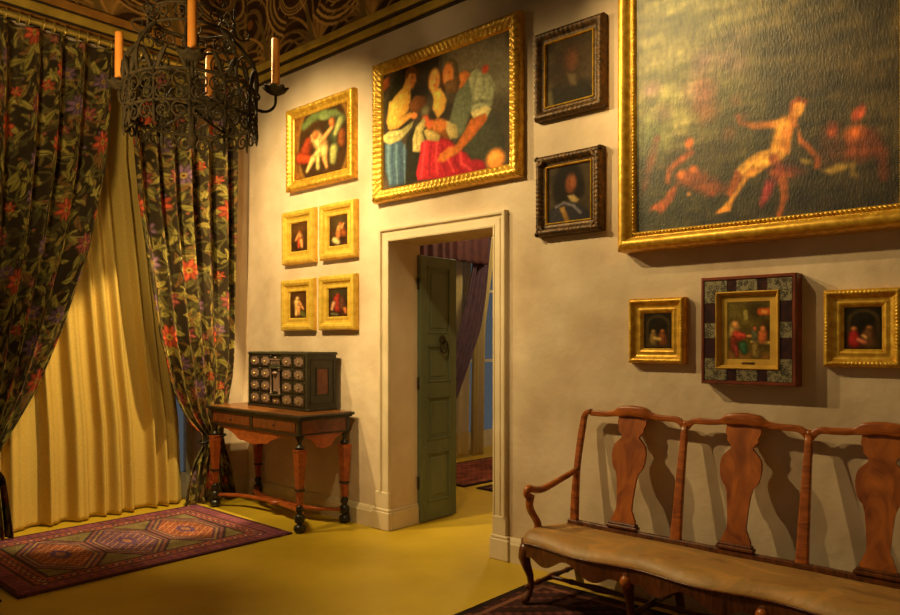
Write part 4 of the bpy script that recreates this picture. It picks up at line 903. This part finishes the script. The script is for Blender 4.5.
def cabinet():
    rz = -.04; t = thing('drawer_cabinet', 'ebonised table cabinet of small inlaid drawers standing on the console table', 'cabinet', (1.0, -.175, TZ), rz)
    hw, d0, d1, h = .475, -.16, .145, .505
    mb = MB(); mb.box(-hw, hw, d0+.012, d1, .02, h-.02, .003); mb.build('carcass', 'ebony_green', t)
    mb = MB(); mb.box(-hw-.012, hw+.012, d0-.006, d1+.008, h-.022, h-.008, .003); mb.box(-hw-.006, hw+.006, d0, d1+.004, h-.01, h, .002); mb.build('cornice', 'ebony_green', t)
    mb = MB(); mb.box(-hw-.01, hw+.01, d0-.006, d1+.008, 0, .022, .004); mb.build('plinth', 'ebony', t)
    mb = MB(); mb.box(-hw, -hw+.022, d0-.004, d0+.02, .02, h-.02); mb.box(hw-.022, hw, d0-.004, d0+.02, .02, h-.02); mb.build('face_frame', 'ebony_green', t)
    x_in = hw-.028; cw = .15
    def drawer(x0, x1, z0, z1):
        d = MB(); d.box(x0+.004, x1-.004, d0-.006, d0+.015, z0+.004, z1-.004, .004); d = d.build('drawer', 'ebony', t)
        p = MB(); xm, zm = (x0+x1)/2, (z0+z1)/2; a_, b_ = (x1-x0)/2-.014, (z1-z0)/2-.014
        pts = [(math.cos(q)*a_*(1 if i % 2 else .82), math.sin(q)*b_*(1 if i % 2 else .82)) for i, q in enumerate(np.linspace(0, 2*PI, 17)[:-1])]
        v = [(xm+x, d0-.008, zm+z) for x, z in pts]+[(xm+x, d0-.004, zm+z) for x, z in pts]; n = 16
        p.add(v, [tuple(range(n)), tuple(range(2*n-1, n-1, -1))]+[(i, (i+1) % n, n+(i+1) % n, n+i) for i in range(n)]); p.build('inlay', 'inlay', d)
        k = MB(); k.ball((xm, d0-.016, zm-.004), .009); k.build('knob', 'brass', d)
    zr_ = [.03, .142, .254, .366, .478]
    for s0 in (-x_in, cw/2+.008):
        wdt = x_in-cw/2-.008
        for c in range(2):
            for r_ in range(4): drawer(s0+wdt*c/2, s0+wdt*(c+1)/2, zr_[r_], zr_[r_+1])
    drawer(-cw/2, cw/2, .03, .11)
    dm = MB(); dm.box(-cw/2+.022, cw/2-.022, d0-.006, d0+.012, .135, .345, .004); dm = dm.build('central_door', 'ebony', t)
    ip = MB(); ip.box(-cw/2+.036, cw/2-.036, d0-.009, d0-.004, .15, .315, .002); ip.ball((0, d0-.006, .315), cw/2-.04, (1, 1, .6)); ip.build('inlay', 'inlay', dm)
    for sx in (-1, 1):
        c_ = MB(); c_.lathe([(.013, .125), (.013, .137), (.008, .142), (.009, .2), (.0075, .335), (.012, .342), (.013, .356)], (sx*(cw/2-.008), d0-.014, 0), 12); c_.build('column', 'inlay', t)
    pd = MB(); pd.box(-cw/2-.006, cw/2+.006, d0-.03, d0+.01, .112, .126, .003); pd.build('portico_base', 'ebony_green', t); pd = MB(); pd.box(-cw/2-.006, cw/2+.006, d0-.03, d0+.01, .356, .37, .003); pd.box(-cw/2, cw/2, d0-.02, d0+.01, .37, .39, .003); pd.build('portico_cornice', 'ebony_green', t)
    for k in range(6):
        b_ = MB(); b_.lathe([(.006, .39), (.004, .396), (.008, .41), (.004, .425), (.006, .432)], (-cw/2+.014+k*(cw-.028)/5, d0-.012, 0), 8); b_.build('baluster', 'inlay', t)
    rl = MB(); rl.box(-cw/2, cw/2, d0-.02, d0-.004, .432, .441, .002); rl.ball((0, d0-.012, .45), .012); rl.build('gallery_rail', 'inlay', t)
    # side panel mouldings (right side)
    sm = MB()
    for (y0, y1, z0, z1, th) in ((-.13, .12, .06, .445, .012), (-.075, .065, .13, .375, .01)):
        for a_ in ((y0, y0+th, z0, z1), (y1-th, y1, z0, z1), (y0, y1, z0, z0+th), (y0, y1, z1-th, z1)): sm.box(hw-.002, hw+.006, *a_, .002)
    sm.build('side_moulding', 'ebony', t)
    sp2 = MB(); sp2.box(hw-.004, hw+.003, -.06, .05, .145, .36, .001); sp2.build('side_panel', 'brown_veneer', t)
cabinet()

# ================================================================== SETTEE
def settee():
    t = thing('settee', 'long walnut settee with vase-splat triple back and worn tan leather seat', 'settee', (5.01, -.4, .0138))
    ox, oy = 5.01, -.4
    X = lambda x: x-ox
    ups = [4.015, 4.68, 5.345, 6.01]; zb, zt = .40, 1.075
    def yb(z): return -.205+.125*max(0, (z-.43)/.65)**1.15-oy
    # uprights (back legs carry on to the floor)
    for i, x in enumerate(ups):
        end = i in (0, 3); sg = 1 if i == 0 else -1
        pts = []; wd = []; dp = []
        for q in range(19):
            u = q/18.; z = zb+(1.06-zb)*u
            xo = x+(sg*.03*math.sin(u*PI*.9)*(-.55) if end else 0)
            if end: xo += sg*.0
            pts.append((X(xo), yb(z), z)); wd.append(.062-.028*u if not end else .05-.018*u+.004*math.sin(u*9)); dp.append(.034)
        mb = MB()
        if end:     # shoulder curving into the crest
            for q in range(1, 8):
                a_ = q/7.*PI/2; pts.append((X(x+sg*.045*(1-math.cos(a_))), yb(1.06), 1.06+.035*math.sin(a_))); wd.append(.032); dp.append(.034)
        mb.bar(pts, wd, dp)
        mb.build('upright', 'walnut', t)
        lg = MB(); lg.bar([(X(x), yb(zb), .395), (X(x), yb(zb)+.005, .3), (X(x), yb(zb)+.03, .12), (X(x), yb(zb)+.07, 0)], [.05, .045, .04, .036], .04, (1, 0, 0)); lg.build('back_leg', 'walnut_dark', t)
    # crest rail, an arch over each back
    for i in range(3):
        a_, b_ = ups[i], ups[i+1]; xm = (a_+b_)/2; pts = []; wd = []; dp = []
        xs = np.linspace(a_+(.045 if i == 0 else .004), b_-(.045 if i == 2 else .004), 33)
        for x in xs:
            u = abs(x-xm)/((b_-a_)/2)
            z = 1.098+.012*math.cos(min(1, u/.6)*PI)
            if (x < xm and i > 0) or (x > xm and i < 2): z -= .05*max(0, (u-.8)/.2)**2.2
            blk = 1/(1+math.exp((u-.30)*45))
            pts.append((X(x), yb(1.08), z+.006*blk)); wd.append(.034+.030*blk); dp.append(.034+.022*blk)
        mb = MB(); mb.bar(pts, wd, dp); mb.build('crest_rail', 'walnut', t)
    for i in (1, 2):
        kn = MB(); kn.ball((X(ups[i]), yb(1.08), 1.062), .02, (1, 1, 1.1)); kn.build('crest_drop', 'walnut', t)
    # vase splats
    tabl = [(0, .078), (.04, .076), (.07, .066), (.1, .06), (.13, .05), (.18, .05), (.31, .056), (.42, .064), (.47, .074), (.5, .09), (.53, .1), (.58, .108), (.635, .111), (.69, .108), (.73, .098), (.76, .08), (.79, .06), (.81, .056), (.835, .066), (.85, .08), (.87, .084), (.885, .08), (.90, .086), (.93, .094), (.97, .092), (1, .088)]
    for i in range(3):
        xm = (ups[i]+ups[i+1])/2; z0, z1 = .455, 1.085; n = 70; v = []; f = []
        for q in range(n+1):
            u = q/n; z = z0+(z1-z0)*u; hw_ = np.interp(u, [k[0] for k in tabl], [k[1] for k in tabl])
            for sx, sy in ((-1, -.009), (1, -.009), (1, .009), (-1, .009)): v.append((X(xm+sx*hw_), yb(z)+sy, z))
        for q in range(n):
            for k in range(4): f.append((q*4+k, q*4+(k+1) % 4, q*4+4+(k+1) % 4, q*4+4+k))
        f += [(0, 1, 2, 3), (n*4, n*4+1, n*4+2, n*4+3)]
        mb = MB(); mb.add(v, f); sp_o = mb.build('splat', 'walnut_figured', t)
        sh = MB(); sh.box(X(xm-.1), X(xm+.1), yb(.45)-.03, yb(.45)+.02, .428, .448, .005); sh.box(X(xm-.09), X(xm+.09), yb(.45)-.024, yb(.45)+.018, .446, .462, .005); sh.build('splat_shoe', 'walnut_dark', t)
    # seat: serpentine front
    xa, xb = 3.89, 6.13
    def fy(x): # front edge
        e = min(x-xa, xb-x); base = -.685-.02*math.sin((x-xa)*1.2)-.022*math.cos(2*PI*(x-4.35)/.665)
        return base+.10*max(0, 1-e/.09)**2
    def ss(x): return x
    N = 90; xs = np.linspace(xa, xb, N)
    # back edge tapers in at the ends
    def xq(x, s): return 5.01+(x-5.01)*(1-.05*(1-s))
    M_ = 26; G = np.zeros((M_, N, 3))
    for j in range(M_):
        s = j/(M_-1)
        for i, x in enumerate(xs):
            yy = -.222+(fy(x)+.222)*s; e = min(x-xa, xb-x)
            edge = max(0, (s-.84)/.16); ee = max(0, 1-e/.06)
            z = .402+.028*math.sin(min(1, s*1.3)*PI*.5)*(1-.25*s)-.052*edge**2-.045*ee**2-.006*math.cos(2*PI*(x-4.35)/.665)*s
            if s < .05: z -= .01
            G[j, i] = (X(xq(x, s)), yy-oy, z+.012*edge*0)
    c_ = grid_mesh('cushion', G, None, 'leather', t, back=(0, 0, -.03))
    # seat rail with shaped lower edge
    def rail(xs, yf, inner, zt_, zlow):
        v = []; f = []; n = len(xs)
        for i, x in enumerate(xs):
            y = yf(x); v += [(X(x), y-oy-.004, zt_), (X(x), y-oy-.002, zlow(x)), (X(x), y-oy+inner, zlow(x)), (X(x), y-oy+inner, zt_)]
        for i in range(n-1):
            for k in range(4): f.append((i*4+k, i*4+(k+1) % 4, i*4+4+(k+1) % 4, i*4+4+k))
        f += [(0, 1, 2, 3), tuple((n-1)*4+k for k in range(4))]
        mb = MB(); mb.add(v, f, False); return mb
    def low(x):
        u = ((x-3.93)/.685) % 1.0; d = min(u, 1-u)
        return .285-.035*math.cos(2*PI*u*2+PI)*(1 if d > .12 else .3)-.02*max(0, 1-d/.12)
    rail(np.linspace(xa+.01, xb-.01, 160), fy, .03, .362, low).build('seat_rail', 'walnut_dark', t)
    wl = MB(); wl.tube([(X(x), fy(x)-oy-.006, .362) for x in np.linspace(xa, xb, 120)], .006, 6); wl.build('piping', 'walnut_dark', t)
    br = MB(); br.box(X(3.97), X(6.05), -.225-oy, -.19-oy, .345, .425, .005); br.build('back_rail', 'walnut_dark', t)
    for x0_, x1_ in ((3.935, 3.985), (6.04, 6.09)):
        sr = MB(); sr.bar([(X(x0_ if x0_ < 5 else x1_), -.62-oy, .32), (X((x0_+x1_)/2), -.4-oy, .33), (X(x1_ if x0_ < 5 else x0_), -.21-oy, .36)], .09, .03, (1, 0, 0)); sr.build('side_rail', 'walnut_dark', t)
    # cabriole front legs
    lxs = [3.955, 4.62, 5.31, 6.07]
    for i, x in enumerate(lxs):
        sg = -1 if i == 0 else (1 if i == 3 else 0); y0 = fy(x)+.035 if 0 < i < 3 else -.635
        pts = []; rr = []
        for u, out, r_ in ((0, -.004, .036), (.1, .006, .038), (.22, .012, .036), (.38, .0, .028), (.55, -.016, .022), (.72, -.022, .018), (.85, -.014, .018), (.92, .0, .024), (.97, .008, .027), (1, .006, .022)):
            pts.append((X(x+sg*out*.8), y0-out*1.0-oy, (.35 if 0 < i < 3 else .352)*(1-u)+.012*u)); rr.append(r_)
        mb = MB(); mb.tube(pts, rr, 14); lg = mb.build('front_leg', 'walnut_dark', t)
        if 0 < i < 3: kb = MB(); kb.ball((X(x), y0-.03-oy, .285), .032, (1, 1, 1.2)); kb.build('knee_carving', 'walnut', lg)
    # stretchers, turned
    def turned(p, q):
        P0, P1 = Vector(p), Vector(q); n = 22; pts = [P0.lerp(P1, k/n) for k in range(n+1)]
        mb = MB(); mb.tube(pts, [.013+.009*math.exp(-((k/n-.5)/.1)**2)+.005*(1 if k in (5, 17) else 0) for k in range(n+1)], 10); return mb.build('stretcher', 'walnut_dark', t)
    for i, x in enumerate(lxs): turned((X(x), -.64-oy, .1), (X(ups[i]), yb(zb)+.035, .13))
    mids = [((lxs[i]+ups[i])/2) for i in range(4)]
    for i in range(3): turned((X(mids[i]), -.43-oy, .115), (X(mids[i+1]), -.43-oy, .115))
    # arms
    for sg, xu, xo in ((-1, 4.01, 3.93), (1, 6.015, 6.095)):
        pts = []; r_ = []
        for u in np.linspace(0, 1, 16):
            y = -.165-.41*u; z = .735-.1*math.sin(u*PI*.62)+.022*max(0, (u-.7)/.3); x = xu+(xo-xu)*u+sg*.03*math.sin(PI*u)
            pts.append((X(x), y-oy, z)); r_.append(.017+.006*u)
        bx_, by_, bz_ = pts[-1]
        for k in range(1, 12):
            a_ = k/11*PI*1.35; rad = .028*(1-k/22.); pts.append((bx_+sg*.012*k/11, by_-rad*math.sin(a_)*.9, bz_-.028+rad*math.cos(a_))); r_.append(.023-.007*k/11)
        mb = MB(); mb.tube(pts, r_, 12); am = mb.build('arm', 'walnut', t)
        sp3 = MB(); pts = []
        for u in np.linspace(0, 1, 12): pts.append((X(xo), -.50-.055*u+.03*math.sin(u*2*PI)-oy, .36+.265*u))
        sp3.bar(pts, [.05-.016*math.sin(PI*u) for u in np.linspace(0, 1, 12)], .034, (1, 0, 0)); sp3.build('arm_support', 'walnut', t)
settee()

# ================================================================== CHANDELIER
def chandelier():
    cx, cy = 3.18, -2.32; zr_ = 2.72
    t = thing('chandelier', 'black wrought-iron chandelier of openwork scrolls hanging at upper left', 'chandelier', (cx, cy, -.03))
    R = .30
    def ring(name, r, z, th, n=48): m = MB(); m.tube([(r*math.cos(a_), r*math.sin(a_), z) for a_ in np.linspace(0, 2*PI, n)], th, 7, False); return m.build(name, 'iron', t)
    ring('ring', R, 2.66, .008); ring('ring', R, 2.80, .008); ring('ring', .2, 3.06, .007); ring('ring', .2, 3.14, .006)
    def spiral(m, cx_, cz, r0, turns, sgn, ph, f, th=.005, n=30):
        pts = []
        for k in range(n):
            u = k/(n-1); rr = r0*(1-u*.82); an = ph+sgn*u*turns*2*PI; pts.append(f(cx_+rr*math.cos(an), cz+rr*math.sin(an)))
        m.tube(pts, [th*(1-.45*k/(n-1)) for k in range(n)], 6)
    # openwork crown band: C-scrolls on the cylinder
    NB = 12
    for k in range(NB):
        a0 = 2*PI*k/NB; m = MB()
        f = lambda s, z, a0=a0: ((R+.004)*math.cos(a0+s/R), (R+.004)*math.sin(a0+s/R), z)
        spiral(m, -.04, 2.745, .045, 1.5, 1, 0, f); spiral(m, .04, 2.745, .045, 1.5, -1, PI, f)
        spiral(m, -.035, 2.695, .03, 1.4, -1, 1, f, .005); spiral(m, .035, 2.695, .03, 1.4, 1, 2, f, .005)
        m.tube([f(0, z) for z in (2.66, 2.72, 2.8)], .006, 6)
        for q in range(7): m.ball(f(-.075+q*.025, 2.672+.008*(q % 2)), .007, nu=8, nv=5)
        m.build('band_scroll', 'iron', t)
        # pendant scrolls below
        m = MB(); spiral(m, -.04, 2.615, .04, 1.5, 1, PI/2, f, .006); spiral(m, .04, 2.615, .04, 1.5, -1, PI/2, f, .006)
        m.tube([f(0, 2.66), f(0, 2.6), f(0, 2.555)], [.006, .009, .003], 6); m.build('pendant_scroll', 'iron', t)
        # leaf sprays standing on the band
        m = MB()
        for s_ in (-.04, .04):
            m.tube([f(s_*.4, 2.80), f(s_*.8, 2.85), f(s_*1.3, 2.89+.02*(s_ == 0)), f(s_*1.7, 2.90+.03*(s_ == 0))], [.006, .013, .009, .002], 6)
        m.build('leaf_spray', 'iron', t)
    # big S-brackets from band to upper crown
    for k in range(8):
        a0 = 2*PI*k/8+.2; m = MB(); f = lambda r, z, a0=a0: (r*math.cos(a0), r*math.sin(a0), z)
        pts = []
        for u in np.linspace(0, 1, 20): pts.append(f(R*(1-u)+.2*u+.045*math.sin(PI*u), 2.8+.26*u))
        m.tube(pts, .008, 6); spiral(m, .25, 2.95, .045, 1.6, 1, 0, f); spiral(m, .17, 2.9, .05, 1.6, -1, 0, f)
        spiral(m, .24, 3.1, .04, 1.4, 1, PI, f); m.build('bracket_scroll', 'iron', t)
        m = MB(); f2 = lambda s, z, a0=a0: (.2*math.cos(a0+s/.2), .2*math.sin(a0+s/.2), z)
        spiral(m, -.03, 3.1, .034, 1.5, 1, 0, f2, .005); spiral(m, .04, 3.1, .034, 1.5, -1, PI, f2, .005); spiral(m, 0, 3.18, .04, 1.5, 1, 0, f2, .005)
        m.build('crown_scroll', 'iron', t)
    # stem
    m = MB(); m.lathe([(.002, 2.52), (.02, 2.54), (.03, 2.57), (.016, 2.6), (.012, 2.7), (.026, 2.74), (.012, 2.78), (.012, 2.98), (.03, 3.02), (.036, 3.06), (.016, 3.1), (.011, 3.2), (.011, 5.32)], (0, 0, 0), 14); m.build('stem', 'iron', t)
    for k in range(6):
        a0 = 2*PI*k/6; m = MB(); m.tube([(.012*math.cos(a0), .012*math.sin(a0), 2.72), (.17*math.cos(a0), .17*math.sin(a0), 2.69), (R*math.cos(a0), R*math.sin(a0), 2.68)], .007, 6); m.build('spoke', 'iron', t)
    # candle arms. world directions estimated per candle
    look = (-.669, .743); rt = (.743, .669)
    for lat, dep, lab in ((.105, -.29, 'orange candle on the near side of the chandelier, cropped by the top edge'), (-.385, .07, 'leftmost orange candle, on the chandelier in front of the floral curtain'),
                          (.37, .15, 'rightmost orange candle, on the scrolled arm before the cream wall'), (-.025, .33, 'orange candle seen through the far side of the chandelier')):
        x = rt[0]*lat+look[0]*dep; y = rt[1]*lat+look[1]*dep; r0 = math.hypot(x, y); ux, uy = x/r0, y/r0
        zb_ = 2.872; m = MB(); f = lambda r, z: (ux*r, uy*r, z)
        pts = []
        cr = r0-.062
        for a_ in np.linspace(PI*.98, 2.02*PI, 16): pts.append(f(cr+.062*math.cos(a_), 2.80+.062*math.sin(a_)*1.0))
        pts = pts+[f(r0, 2.835)]
        m.tube(pts, .0075, 7); spiral(m, cr-.062+.026, 2.806, .027, 1.3, -1, PI, f, .0065)
        m.tube([f(min(R, r0), 2.745), f(cr, 2.739)], .008, 6); arm = m.build('candle_arm', 'iron', t)
        p = MB(); n = 36; v = []; fc = []
        for rr, zz in ((.012, 2.828), (.03, 2.836), (.05, 2.848), (.062, 2.862), (.06, 2.866), (.046, 2.853), (.028, 2.845), (.024, 2.872), (.001, 2.872)):
            for q in range(n):
                a_ = 2*PI*q/n; w_ = 1+.1*math.cos(a_*8)*(rr > .04); v.append((x+rr*w_*math.cos(a_), y+rr*w_*math.sin(a_), zz+.004*math.cos(a_*8)*(rr > .04)))
        for j in range(8):
            for q in range(n): fc.append((j*n+q, j*n+(q+1) % n, (j+1)*n+(q+1) % n, (j+1)*n+q))
        p.add(v, fc, True); p.build('drip_pan', 'iron', t)
        cd = MB(); cd.lathe([(.001, 0), (.02, 0), (.0205, .01), (.02, .235), (.017, .242), (.008, .244), (.004, .238), (.001, .238)], (0, 0, 0), 20)
        o = cd.build('candle', 'candle', None, (cx+x, cy+y, 2.8725-.03)); tag(o, lab, 'candle', 'chandelier candles')
chandelier()
